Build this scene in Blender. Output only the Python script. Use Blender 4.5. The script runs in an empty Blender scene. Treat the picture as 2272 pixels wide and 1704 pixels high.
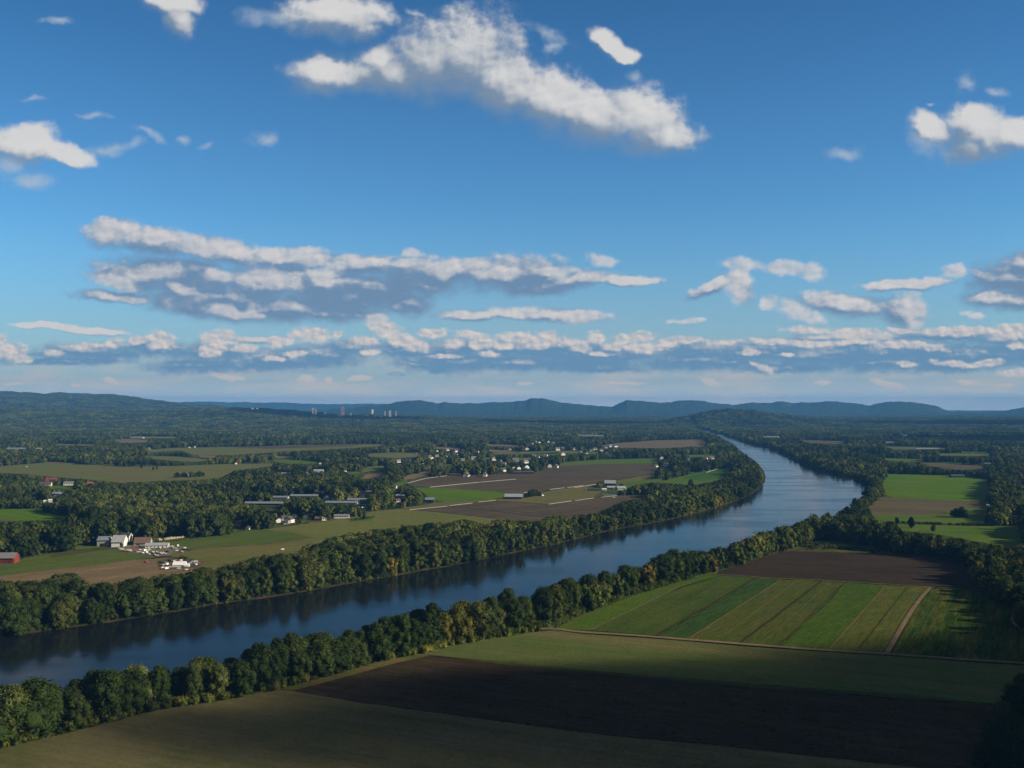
import bpy, math, random
import numpy as np
from mathutils import Vector, noise as mnoise

# ------------------------------------------------------------------ camera, sky, sun, exposure
sc = bpy.context.scene
COL = sc.collection
W_PX, H_PX, F_PX, CX_PX, HY_PX = 2272.0, 1704.0, 2250.0, 1136.0, 896.0   # photograph geometry (level camera, shifted lens)
CAM_Z = 160.0
cam_d = bpy.data.cameras.new('camera'); cam = bpy.data.objects.new('camera', cam_d); COL.objects.link(cam)
cam.location = (0, 0, CAM_Z); cam.rotation_euler = (math.pi/2, 0, 0)
cam_d.sensor_width = 36.0; cam_d.lens = 36.0*F_PX/W_PX; cam_d.shift_y = (HY_PX-H_PX/2)/W_PX
cam_d.clip_start = 1.0; cam_d.clip_end = 90000.0
sc.camera = cam
SUN_EL, SUN_AZ = math.radians(23), math.radians(102)      # azimuth clockwise from the viewing direction (+Y)
SUN_DIR = Vector((math.sin(SUN_AZ)*math.cos(SUN_EL), math.cos(SUN_AZ)*math.cos(SUN_EL), math.sin(SUN_EL)))
sun_d = bpy.data.lights.new('sun', 'SUN'); sun = bpy.data.objects.new('sun', sun_d); COL.objects.link(sun)
sun_d.energy = 5.0; sun_d.angle = math.radians(0.5); sun_d.color = (1.0, 0.86, 0.66)
sun.rotation_euler = SUN_DIR.to_track_quat('Z', 'Y').to_euler()
sc.view_settings.view_transform = 'Standard'; sc.view_settings.look = 'None'
sc.view_settings.exposure = 0.5; sc.view_settings.gamma = 1.0; sc.view_settings.use_curve_mapping = False
sc.cycles.max_bounces = 5; sc.cycles.diffuse_bounces = 2; sc.cycles.glossy_bounces = 2
sc.cycles.transmission_bounces = 2; sc.cycles.volume_bounces = 0; sc.cycles.transparent_max_bounces = 12
sc.cycles.caustics_reflective = False; sc.cycles.caustics_refractive = False
sc.cycles.use_denoising = True
sc.cycles.use_adaptive_sampling = True; sc.cycles.adaptive_threshold = 0.02; sc.cycles.adaptive_min_samples = 12

class G:
    """small node-graph helper"""
    def __init__(s, tree): s.t = tree; s.n = tree.nodes; s.l = tree.links
    def put(s, sock, v):
        if v is None: return
        if isinstance(v, bpy.types.NodeSocket): s.l.new(v, sock)
        else:
            if isinstance(v, (tuple, list)) and sock.type == 'RGBA' and len(v) == 3: v = tuple(v)+(1,)
            sock.default_value = v
    def m(s, op, a, b=None, c=None, clamp=False):
        n = s.n.new('ShaderNodeMath'); n.operation = op; n.use_clamp = clamp
        for i, v in enumerate((a, b, c)): s.put(n.inputs[i], v)
        return n.outputs[0]
    def v(s, op, a, b=None, c=None):
        n = s.n.new('ShaderNodeVectorMath'); n.operation = op
        for i, v in enumerate((a, b, c)): s.put(n.inputs[i], v)
        return n.outputs['Value'] if op in ('LENGTH', 'DOT_PRODUCT', 'DISTANCE') else n.outputs[0]
    def scale(s, a, k):
        n = s.n.new('ShaderNodeVectorMath'); n.operation = 'SCALE'; s.put(n.inputs[0], a); s.put(n.inputs[3], k); return n.outputs[0]
    def xyz(s, x, y, z=0.0):
        n = s.n.new('ShaderNodeCombineXYZ')
        for i, v in enumerate((x, y, z)): s.put(n.inputs[i], v)
        return n.outputs[0]
    def sep(s, a):
        n = s.n.new('ShaderNodeSeparateXYZ'); s.put(n.inputs[0], a); return n.outputs
    def noise(s, vec, scale, detail=2.0, rough=0.5, dist=0.0, dim='3D', color=False):
        n = s.n.new('ShaderNodeTexNoise'); n.noise_dimensions = dim
        s.put(n.inputs['Vector'], vec); n.inputs['Scale'].default_value = scale; n.inputs['Detail'].default_value = detail
        n.inputs['Roughness'].default_value = rough; n.inputs['Distortion'].default_value = dist
        return n.outputs[1] if color else n.outputs[0]
    def voro(s, vec, scale, smooth=0.4, dim='2D', feature='SMOOTH_F1', rand=1.0):
        n = s.n.new('ShaderNodeTexVoronoi'); n.voronoi_dimensions = dim; n.feature = feature
        s.put(n.inputs['Vector'], vec); n.inputs['Scale'].default_value = scale; n.inputs['Randomness'].default_value = rand
        if feature == 'SMOOTH_F1': n.inputs['Smoothness'].default_value = smooth
        return n.outputs['Distance']
    def rng(s, v, a, b, c=0.0, d=1.0, kind='LINEAR'):
        n = s.n.new('ShaderNodeMapRange'); n.interpolation_type = kind; n.clamp = True
        for i, x in enumerate((v, a, b, c, d)): s.put(n.inputs[i], x)
        return n.outputs[0]
    def mix(s, f, a, b, mode='MIX'):
        n = s.n.new('ShaderNodeMix'); n.data_type = 'RGBA'; n.blend_type = mode
        s.put(n.inputs[0], f); s.put(n.inputs[6], a); s.put(n.inputs[7], b); return n.outputs[2]
    def ramp(s, f, stops, interp='LINEAR'):
        n = s.n.new('ShaderNodeValToRGB'); n.color_ramp.interpolation = interp; s.put(n.inputs[0], f)
        e = n.color_ramp.elements
        while len(e) < len(stops): e.new(0.5)
        for k, (p, c) in enumerate(stops): e[k].position = p; e[k].color = tuple(c)+(1,)
        return n.outputs[0]

def srgb(r, g, b):
    return tuple(((c/255)/12.92 if c/255 <= 0.04045 else ((c/255+0.055)/1.055)**2.4) for c in (r, g, b))

# ---- the sky: physical sky + cumulus laid out by direction
def ell(g, p, lst, k):
    """smooth union of ellipses given in sky units (100 units of tangent); returns 1 at the centre, 0 at the rim"""
    acc = None
    for e in lst:
        x, y, rx, ry = e[:4]; a = math.radians(e[4]) if len(e) > 4 else 0.0
        s = 1.0271/100.0
        x, y, rx, ry = x*s, y*s, rx*s, ry*s
        if a:
            ca, sa = math.cos(a), math.sin(a)
            t = g.v('SUBTRACT', p, (x, y, 0))
            q = g.xyz(g.v('DOT_PRODUCT', t, (ca/rx, sa/rx, 0)), g.v('DOT_PRODUCT', t, (-sa/ry, ca/ry, 0)))
        else:
            q = g.v('MULTIPLY_ADD', p, (1/rx, 1/ry, 0), (-x/rx, -y/ry, 0))
        d = g.v('LENGTH', q)
        acc = d if acc is None else g.m('SMOOTH_MIN', acc, d, k)
    return g.m('SUBTRACT', 1.0, acc)
UB = [(1000,115,125,88),(930,130,98,78),(1110,205,110,60,20),(1080,170,120,75,25),(860,160,100,50),(770,165,90,36),(700,158,82,42),(1180,215,120,65,25),(1270,250,120,60,15),(1380,260,105,62,15),(1430,295,74,40),
      (720,40,118,45),(370,5,60,30),(388,42,36,32,70),(1310,100,46,24,45),(1345,122,32,20),(45,315,75,40),(120,330,66,24,15),
      (2110,290,75,52),(2080,330,52,30),(2020,285,55,32,30),(2190,295,50,36),(2100,255,32,26),(820,135,60,40)]
UP = [(1000,95,100,68),(1070,150,90,55,35),(1160,195,90,48,30),(1290,220,75,38,15),(1400,225,78,34,15),(1440,285,62,38),(1200,155,44,28),(690,150,62,32),(1380,250,60,40),
      (2115,285,52,42),(2190,285,44,26),(2090,325,28,24),(60,315,62,26),(130,335,44,14,15),(700,30,80,30),(1355,270,80,40,20),(1240,235,80,40,15)]
UF = [(590,42,85,24),(240,322,80,13,-12),(322,293,46,11,28),(570,305,36,18),(60,215,34,10),(60,395,60,22),(210,252,42,10),(120,45,34,9),(2092,178,24,26),(2152,193,34,14,10),(1818,332,46,16),(1372,172,26,14),
      (2015,225,12,5),(1180,75,60,16,20),(1195,100,26,14),(900,20,22,6),(20,360,30,40),(2010,310,50,30,30),(395,305,18,12),(440,320,26,8,-15)]
MB = [(380,582,150,30,4),(620,596,170,34),(470,640,200,36),(740,645,140,42),(580,664,170,26),(900,615,110,34),(2200,600,90,52),(2180,645,100,30),(240,505,62,32),(330,525,100,32,8),(470,545,110,30,8),(620,562,120,26),(780,575,120,26),(950,590,150,34),(1110,596,140,42),(1230,605,100,22),(1340,608,78,11),(1150,622,90,20),
      (290,600,105,36,8),(420,615,130,44),(560,615,120,46),(700,615,120,46),(820,630,90,42),(880,655,60,30),(250,642,110,14,4),(420,660,110,22,4),(520,675,110,24),(640,668,110,36),(740,680,100,18),
      (1040,680,110,12),(1200,684,110,15),(1600,620,28,36,-30),(1540,622,58,15,-25),(1960,616,98,12,-3),(1830,660,110,26,4),(1950,680,56,38),(2180,605,95,38),(2160,648,80,22),(2210,570,40,24),(200,713,70,9,4),(90,705,60,7)]
MP = [(230,498,48,26),(330,512,56,20,6),(395,522,60,22,8),(440,540,60,18,10),(520,545,40,14),(270,505,60,22),(600,560,34,12),(670,565,40,14),(800,565,50,11),(990,572,80,18),(890,568,40,10),(1080,590,60,16),(1200,585,60,12),(1300,605,60,8),(888,545,18,13),(1297,563,34,14,10),
      (330,592,60,16),(245,610,50,16,12),(400,625,40,11,15),(480,596,38,14),(590,603,66,21,12),(540,600,40,16),(700,590,36,16),(690,600,44,12,25),(760,560,40,10),(480,672,40,12,15),(530,683,40,8),(1110,675,60,13),(1240,685,62,13),(1000,676,30,8),(960,590,30,12),
      (1595,618,38,36,-20),(1610,570,54,15),(1690,580,60,17,5),(1755,588,32,20),(1590,598,50,10,-30),(1960,612,88,10,-2),(2062,586,28,17),(1713,665,36,20,10),(1745,680,36,16,25),(1760,642,15,18),(1850,655,50,18,10),(1975,665,38,30,50),(1975,700,28,14),(1660,655,18,16),(2100,678,30,8,15),(2130,640,34,9,-10),(1490,695,42,6),(810,690,30,14)]
LB = [(600,778,220,30),(1000,782,180,28),(1500,778,190,28),(1250,765,220,28),(200,756,140,20),(1900,760,260,36),(10,765,46,24),(110,765,70,10),(230,765,130,16),(330,752,80,22),(450,762,120,28),(420,790,130,22),(560,785,150,24),(700,765,110,26),(760,750,90,22),(880,755,90,26),(980,755,90,26),(1100,755,120,26),(1120,782,150,22),(1260,785,160,22),(1330,765,110,26),(1180,750,130,22),
      (1290,795,135,13),(945,795,38,14),(900,785,50,8,20),(1500,755,110,24),(1620,760,140,26),(1760,770,170,32),(1920,780,200,30),(2080,770,180,34),(2190,765,120,34),(1850,730,190,12),(2050,725,130,16),(2150,735,90,18),(1580,780,90,16),(860,810,26,4),(1700,795,160,14),(560,735,70,9),(2040,790,130,18),(150,780,170,12)]
LP = [(10,755,40,22),(0,735,16,16),(115,763,28,9),(345,735,32,20),(300,735,22,9),(475,735,38,24),(455,760,26,16),(590,742,20,14),(670,725,50,17),(730,718,16,7),(835,712,38,20,20),(870,735,48,18,15),(935,720,36,12),(1045,742,36,16),(1020,725,40,12),(1120,728,50,14),(1210,740,60,12),(1290,728,28,15),(1370,730,50,13),(1395,750,46,13),(1180,725,26,10),(590,775,30,6),(1060,765,26,8),
      (40,775,30,10),(190,745,34,9),(250,740,26,10),(530,752,26,10),(620,735,22,10),(640,765,26,7),(790,735,26,12),(800,760,22,8),(910,752,26,10),(985,742,22,12),(1090,745,26,10),(1160,745,30,10),(1250,752,26,9),(1330,748,22,12),(1440,742,34,9),(960,770,34,5),(1300,765,30,6),(1480,735,60,8),(1560,738,60,7),(1670,738,60,8),(1740,712,60,8),(1840,716,60,9),(1760,742,80,8),(1950,745,90,10,3),(2010,750,50,8,10),(2080,715,80,11),(2180,715,44,17),(2200,745,22,8),(1950,715,50,7),(1860,738,60,8),(2060,785,50,7,5),(2130,785,46,8,-6),(1650,795,28,7,25),(1960,788,26,7),(2200,805,40,9),(1620,762,26,6),(1700,768,22,4)]
HP = [(490,815,46,8,8),(665,820,26,10),(780,818,28,8),(160,832,14,5),(235,824,24,7,12),(1130,828,26,6),(1535,825,32,9,20),(1920,830,46,8,15),(2090,826,30,8,10),(1350,828,60,4),(30,830,30,4),(420,800,30,6),(560,800,40,5),(715,820,12,7),(2170,835,26,6),(1780,826,24,6)]

world = bpy.data.worlds.new('World'); sc.world = world; world.use_nodes = True
wt = world.node_tree; wt.nodes.clear(); g = G(wt)
tc = wt.nodes.new('ShaderNodeTexCoord').outputs['Generated']
sx, sy, sz = g.sep(tc)
ysafe = g.m('MAXIMUM', g.m('ABSOLUTE', sy), 0.02)
U = g.m('ADD', g.m('MULTIPLY', g.m('DIVIDE', sx, ysafe), F_PX/100), CX_PX/100)
V = g.m('SUBTRACT', HY_PX/100, g.m('MULTIPLY', g.m('DIVIDE', sz, ysafe), F_PX/100))
P = g.xyz(U, V)
def warp(P, sc_, amp):
    c = g.noise(P, sc_, 4.0, 0.6, color=True, dim='2D')
    return g.v('ADD', P, g.v('MULTIPLY', g.v('SUBTRACT', c, (0.5, 0.5, 0.5)), (amp[0], amp[1], 0)))
def billow(P, s, sq):
    q = g.v('MULTIPLY', P, (1, sq, 1))
    a = g.voro(g.v('ADD', q, g.v('MULTIPLY', g.noise(q, s*1.3, 3, 0.6, color=True, dim='2D'), (0.5/s, 0.5/s, 0))), s, 0.3)
    n = g.noise(q, s*2.2, 7.0, 0.62, dim='2D')
    return g.m('ADD', g.m('MULTIPLY', g.m('SUBTRACT', 0.45, a), 0.55), g.m('MULTIPLY', g.m('SUBTRACT', n, 0.5), 1.1))
sky = wt.nodes.new('ShaderNodeTexSky'); sky.sky_type = 'NISHITA'; sky.sun_disc = False
sky.sun_elevation = SUN_EL; sky.sun_rotation = SUN_AZ; sky.altitude = 160; sky.air_density = 1.0; sky.dust_density = 0.6; sky.ozone_density = 2.0
base = g.mix(1.0, g.mix(1.0, sky.outputs[0], (0.48, 0.97, 1.26), 'MULTIPLY'), g.mix(g.rng(V, 0.0, 5.2), (0.66, 0.77, 0.86), (1.06, 1.04, 1.08)), 'MULTIPLY')
K = 10.0   # cloud radiance is divided by the background strength
def c(*rgb): return tuple(x*K for x in srgb(*rgb))
skycol = base
# pale air towards the horizon
hz = g.m('POWER', g.rng(V, 4.4, 8.6), 1.9)
skycol = g.mix(g.m('MULTIPLY', hz, 0.92), skycol, c(158, 176, 189))
veil = g.rng(g.noise(g.v('MULTIPLY', P, (0.35, 2.2, 1)), 1.0, 5, 0.6, dim='2D'), 0.42, 0.66)
veilm = g.m('MULTIPLY', g.m('MULTIPLY', veil, g.rng(V, 7.7, 8.3)), 0.85)
skycol = g.mix(veilm, skycol, c(184, 185, 184))
def layer(skycol, lst, k, wa, amp, w, col_lo, col_hi, op, n, tone, bias=0.0):
    F = g.m('ADD', g.m('ADD', ell(g, wa, lst, k), g.m('MULTIPLY', n, amp)), bias)
    al = g.m('MULTIPLY', g.rng(F, 0.0, w, kind='SMOOTHERSTEP'), op)
    return g.mix(al, skycol, g.mix(tone, col_lo, col_hi))
skycol = g.mix(g.rng(V, 8.45, 8.98), skycol, g.mix(1.0, skycol, (1.65, 1.48, 1.30), 'MULTIPLY'))
# low band
Pl = warp(P, 1.6, (0.35, 0.16)); nl = billow(P, 2.8, 1.5)
relief_l = g.m('SUBTRACT', nl, billow(g.v('ADD', P, (0.06, -0.06, 0)), 2.8, 1.5))
big_l = g.noise(g.v('MULTIPLY', P, (0.9, 2.6, 1)), 1.0, 5, 0.62, 0.4, dim='2D')
skycol = layer(skycol, HP, 0.15, Pl, 0.7, 0.65, c(176, 178, 182), c(206, 196, 188), 0.8, nl, 0.8, bias=0.12)
lit_l = g.m('SUBTRACT', ell(g, Pl, LB, 0.15), ell(g, g.v('ADD', Pl, (0.06, -0.13, 0)), LB, 0.15))
tone_l = g.rng(g.m('ADD', g.m('ADD', lit_l, g.m('MULTIPLY', relief_l, 0.6)), g.m('MULTIPLY', g.m('SUBTRACT', big_l, 0.5), 1.6)), 0.10, 1.25, kind='SMOOTHSTEP')
skycol = layer(skycol, LB, 0.25, Pl, 0.55, g.rng(tone_l, 0, 0.9, 0.95, 0.5), c(102, 142, 175), c(204, 200, 198), 0.95, nl, tone_l, bias=0.26)
skycol = layer(skycol, LP, 0.12, Pl, 0.85, 0.9, c(150, 164, 182), c(220, 210, 202), 0.96, nl, g.rng(g.m('ADD', relief_l, 0.22), -0.35, 0.55), bias=0.34)
# middle band
Pm = warp(P, 1.0, (0.5, 0.25)); nm = billow(P, 1.7, 1.35)
relief_m = g.m('SUBTRACT', nm, billow(g.v('ADD', P, (0.09, -0.09, 0)), 1.7, 1.35))
big_m = g.noise(g.v('MULTIPLY', P, (0.7, 1.7, 1)), 1.1, 5, 0.6, 0.5, dim='2D')
lit_m = g.m('SUBTRACT', ell(g, Pm, MB, 0.15), ell(g, g.v('ADD', Pm, (0.08, -0.20, 0)), MB, 0.15))
tone_m = g.rng(g.m('ADD', g.m('ADD', lit_m, g.m('MULTIPLY', relief_m, 0.6)), g.m('MULTIPLY', g.m('SUBTRACT', big_m, 0.5), 2.0)), 0.0, 1.15, kind='SMOOTHSTEP')
skycol = layer(skycol, MB, 0.25, Pm, 0.56, g.rng(tone_m, 0, 0.9, 1.05, 0.6), c(110, 139, 170), c(206, 205, 206), 0.96, nm, tone_m, bias=0.38)
skycol = layer(skycol, MP, 0.15, Pm, 0.80, 1.0, c(168, 176, 190), c(216, 212, 210), 0.80, nm, g.rng(g.m('ADD', relief_m, 0.2), -0.35, 0.55), bias=0.36)
# upper clouds
Pu = warp(P, 0.7, (0.7, 0.5)); nu = billow(P, 1.25, 1.15)
relief_u = g.m('SUBTRACT', nu, billow(g.v('ADD', P, (0.10, -0.10, 0)), 1.25, 1.15))
skycol = layer(skycol, UF, 0.1, Pu, 1.0, 1.7, c(150, 172, 196), c(190, 198, 206), 0.75, nu, 0.6, bias=0.30)
lit_u = g.m('SUBTRACT', ell(g, Pu, UB, 0.3), ell(g, g.v('ADD', Pu, (0.22, -0.42, 0)), UB, 0.3))
tone_u = g.rng(g.m('ADD', lit_u, g.m('MULTIPLY', relief_u, 0.5)), -0.15, 0.85, kind='SMOOTHSTEP')
skycol = layer(skycol, UB, 0.2, Pu, 0.62, g.rng(tone_u, 0.1, 1.0, 1.4, 0.75), c(124, 144, 166), c(214, 213, 212), 0.97, nu, tone_u, bias=0.46)
skycol = layer(skycol, UP, 0.2, Pu, 0.60, 1.0, c(190, 196, 202), c(228, 226, 224), 0.35, nu, g.rng(g.m('ADD', relief_u, 0.25), -0.35, 0.55), bias=-0.1)
# unseen broken grey cloud added overhead and behind the viewpoint to neutralise blue fill
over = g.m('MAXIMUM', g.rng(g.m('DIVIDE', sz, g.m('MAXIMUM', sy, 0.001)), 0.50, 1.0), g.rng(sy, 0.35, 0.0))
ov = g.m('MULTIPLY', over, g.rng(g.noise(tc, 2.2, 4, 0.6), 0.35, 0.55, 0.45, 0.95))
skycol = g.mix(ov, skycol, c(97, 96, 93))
below = g.rng(sz, -0.02, -0.10)
skycol = g.mix(below, skycol, c(60, 65, 50))
bg = wt.nodes.new('ShaderNodeBackground'); bg.inputs[1].default_value = 0.0707   # K x this x 2^exposure = 1
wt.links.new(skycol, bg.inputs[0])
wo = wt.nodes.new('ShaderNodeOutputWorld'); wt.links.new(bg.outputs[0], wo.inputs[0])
world.cycles.sampling_method = 'NONE'

# ------------------------------------------------------------------ helpers
def gp(x, y, z=0.0):
    """point of the level ground seen at a photograph position"""
    Y = F_PX*(CAM_Z-z)/(y-HY_PX); return ((x-CX_PX)*Y/F_PX, Y)
def px(X, Y, z=0.0): return CX_PX+F_PX*X/Y, HY_PX+F_PX*(CAM_Z-z)/Y
def tag(o, label=None, cat=None, group=None, kind=None):
    for k, v in (('label', label), ('category', cat), ('group', group), ('kind', kind)):
        if v: o[k] = v
    return o
def mesh_np(name, V, F, mats=None, mi=None, smooth=False):
    V = np.asarray(V, dtype=np.float32).reshape(-1, 3); me = bpy.data.meshes.new(name)
    if isinstance(F, np.ndarray):
        n, k = F.shape; loops = F.reshape(-1); starts = np.arange(n)*k; tot = np.full(n, k)
    else:
        n = len(F); loops = np.array([i for f in F for i in f], dtype=np.int32); tot = np.array([len(f) for f in F]); starts = np.concatenate(([0], np.cumsum(tot)[:-1]))
    me.vertices.add(len(V)); me.vertices.foreach_set('co', V.reshape(-1))
    me.loops.add(len(loops)); me.loops.foreach_set('vertex_index', loops.astype(np.int32))
    me.polygons.add(n); me.polygons.foreach_set('loop_start', starts.astype(np.int32)); me.polygons.foreach_set('loop_total', tot.astype(np.int32))
    if mi is not None: me.polygons.foreach_set('material_index', np.asarray(mi, dtype=np.int32))
    if smooth: me.polygons.foreach_set('use_smooth', np.ones(n, dtype=bool))
    for m in (mats or []): me.materials.append(m)
    me.update(); me.validate(); return me
def link(name, me, parent=None, loc=(0, 0, 0), rz=0.0, sc3=None):
    o = bpy.data.objects.new(name, me); COL.objects.link(o); o.location = loc; o.rotation_euler = (0, 0, rz)
    if sc3: o.scale = sc3
    if parent: o.parent = parent
    return o
def in_poly(xs, ys, poly):
    xs = np.asarray(xs); ys = np.asarray(ys); ins = np.zeros(xs.shape, bool); n = len(poly); j = n-1
    for i in range(n):
        xi, yi = poly[i]; xj, yj = poly[j]
        if yi != yj:
            ins ^= ((yi > ys) != (yj > ys)) & (xs < (xj-xi)*(ys-yi)/(yj-yi)+xi)
        j = i
    return ins

# ------------------------------------------------------------------ materials
def mat(name, build):
    m = bpy.data.materials.new(name); m.use_nodes = True; t = m.node_tree; t.nodes.clear(); g = G(t)
    out = t.nodes.new('ShaderNodeOutputMaterial'); sh = build(g, t); t.links.new(sh, out.inputs[0]); return m
def bsdf(g, t, col, rough=0.9, spec=0.2, bump=None, bs=0.3, bd=1.0, ior=None, metal=0.0):
    b = t.nodes.new('ShaderNodeBsdfPrincipled'); g.put(b.inputs['Base Color'], col); g.put(b.inputs['Roughness'], rough)
    b.inputs['Specular IOR Level'].default_value = spec; b.inputs['Metallic'].default_value = metal
    if ior: b.inputs['IOR'].default_value = ior
    if bump is not None:
        n = t.nodes.new('ShaderNodeBump'); n.inputs['Strength'].default_value = bs; n.inputs['Distance'].default_value = bd
        t.links.new(bump, n.inputs['Height']); t.links.new(n.outputs[0], b.inputs['Normal'])
    return b.outputs[0]
def pos(g): return g.n.new('ShaderNodeNewGeometry').outputs['Position']
def field_mat(name, c1, c2, c3, ang=0.0, period=2.0, row=0.5, patch=0.006, rough=0.95, streak=12.0, rowc=None):
    """crop or soil: rows along direction ang (degrees), streaks between rows and broad patches of growth"""
    def f(g, t):
        p = pos(g); a = math.radians(ang)
        u = g.v('DOT_PRODUCT', p, (math.cos(a), math.sin(a), 0)); v = g.v('DOT_PRODUCT', p, (-math.sin(a), math.cos(a), 0))
        q = g.xyz(g.m('MULTIPLY', u, 1/(period*streak)), g.m('MULTIPLY', v, 1/period))
        n1 = g.noise(q, 1.0, 3, 0.65, dim='2D')
        q2 = g.xyz(g.m('MULTIPLY', u, 1/(period*60)), g.m('MULTIPLY', v, 1/(period*6)))
        n2 = g.noise(q2, 1.0, 3, 0.6, dim='2D')
        n3 = g.noise(p, patch, 5, 0.6, 0.5, dim='2D')
        n4 = g.noise(p, 0.45, 3, 0.7, dim='2D')
        n5 = g.noise(p, 0.09, 4, 0.75, 0.3, dim='2D')
        colr = g.mix(g.rng(n3, 0.38, 0.62), c1, c2)
        colr = g.mix(g.m('MULTIPLY', g.rng(n2, 0.45, 0.68), 0.75), colr, c3)
        dark = g.m('ADD', g.m('MULTIPLY', g.rng(n1, 0.35, 0.65), row), g.m('MULTIPLY', g.rng(g.m('ADD', g.m('MULTIPLY', n4, 0.6), g.m('MULTIPLY', n5, 0.4)), 0.35, 0.65), 0.55))
        colr = g.mix(1.0, colr, g.mix(dark, (1.35, 1.32, 1.2), (0.55, 0.55, 0.5)), 'MULTIPLY')
        return bsdf(g, t, colr, 1.0, 0.0, g.m('ADD', n1, n4), 0.5, 0.5)
    return mat(name, f)
def plain_mat(name, col, var=0.2, rough=0.8, spec=0.3, scale=0.8, metal=0.0, col2=None):
    def f(g, t):
        tc_ = t.nodes.new('ShaderNodeTexCoord').outputs['Object']
        n = g.noise(tc_, scale, 4, 0.65)
        c2 = col2 or tuple(x*(1-var) for x in col)
        colr = g.mix(g.rng(n, 0.35, 0.65), col, c2)
        return bsdf(g, t, colr, rough, spec, n, 0.15, 0.1, metal=metal)
    return mat(name, f)
LEAF_STOPS = [(0.0, (0.022, 0.038, 0.014)), (0.25, (0.036, 0.056, 0.018)), (0.5, (0.056, 0.080, 0.023)), (0.72, (0.078, 0.102, 0.028)), (0.93, (0.100, 0.122, 0.034)), (0.985, (0.13, 0.13, 0.03)), (0.998, (0.12, 0.08, 0.03))]
def leaf_mat(name, own, k=1.0):
    def f(g, t):
        oi = t.nodes.new('ShaderNodeObjectInfo'); tcn = t.nodes.new('ShaderNodeTexCoord').outputs['Object']
        if own: colr = oi.outputs['Color']
        else: colr = g.ramp(oi.outputs['Random'], LEAF_STOPS)
        n = g.noise(tcn, 0.22, 4, 0.7); rp = t.nodes.new('ShaderNodeNewGeometry').outputs['Random Per Island']
        colr = g.mix(1.0, colr, g.mix(g.rng(n, 0.3, 0.7), (0.72*k, 0.75*k, 0.8*k), (1.30*k, 1.25*k, 1.0*k)), 'MULTIPLY')
        colr = g.mix(1.0, colr, g.mix(rp, (0.85, 0.87, 0.88), (1.18, 1.15, 1.1)), 'MULTIPLY')
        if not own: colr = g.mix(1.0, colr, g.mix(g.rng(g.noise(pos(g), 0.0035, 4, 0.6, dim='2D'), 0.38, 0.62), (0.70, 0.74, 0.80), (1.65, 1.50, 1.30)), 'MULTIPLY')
        d = t.nodes.new('ShaderNodeBsdfDiffuse'); g.put(d.inputs[0], colr)
        tr = t.nodes.new('ShaderNodeBsdfTranslucent'); g.put(tr.inputs[0], g.mix(1.0, colr, (1.1, 1.2, 0.5), 'MULTIPLY'))
        mx = t.nodes.new('ShaderNodeMixShader'); mx.inputs[0].default_value = 0.22
        t.links.new(d.outputs[0], mx.inputs[1]); t.links.new(tr.outputs[0], mx.inputs[2]); return mx.outputs[0]
    return mat(name, f)
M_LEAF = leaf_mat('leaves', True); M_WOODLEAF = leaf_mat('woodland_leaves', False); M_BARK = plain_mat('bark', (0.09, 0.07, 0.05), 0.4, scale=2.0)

def ground_f(g, t):
    p = pos(g)
    n1 = g.noise(p, 0.004, 6, 0.6, dim='2D'); n2 = g.noise(p, 0.06, 4, 0.7, dim='2D')
    colr = g.ramp(g.m('ADD', g.m('MULTIPLY', n1, 0.6), g.m('MULTIPLY', n2, 0.4)), [(0.32, (0.030, 0.044, 0.016)), (0.48, (0.060, 0.082, 0.024)), (0.60, (0.085, 0.098, 0.034)), (0.74, (0.115, 0.095, 0.052))])
    far = g.rng(g.sep(p)[1], 5500, 8000)
    nf = g.noise(p, 0.012, 5, 0.7, dim='2D')
    colr = g.mix(far, colr, g.ramp(nf, [(0.35, (0.018, 0.032, 0.012)), (0.65, (0.045, 0.070, 0.022))]))
    return bsdf(g, t, colr, 1.0, 0.0, g.m('ADD', nf, n2), 1.0, 12.0)
M_GROUND = mat('ground_cover', ground_f)

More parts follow.
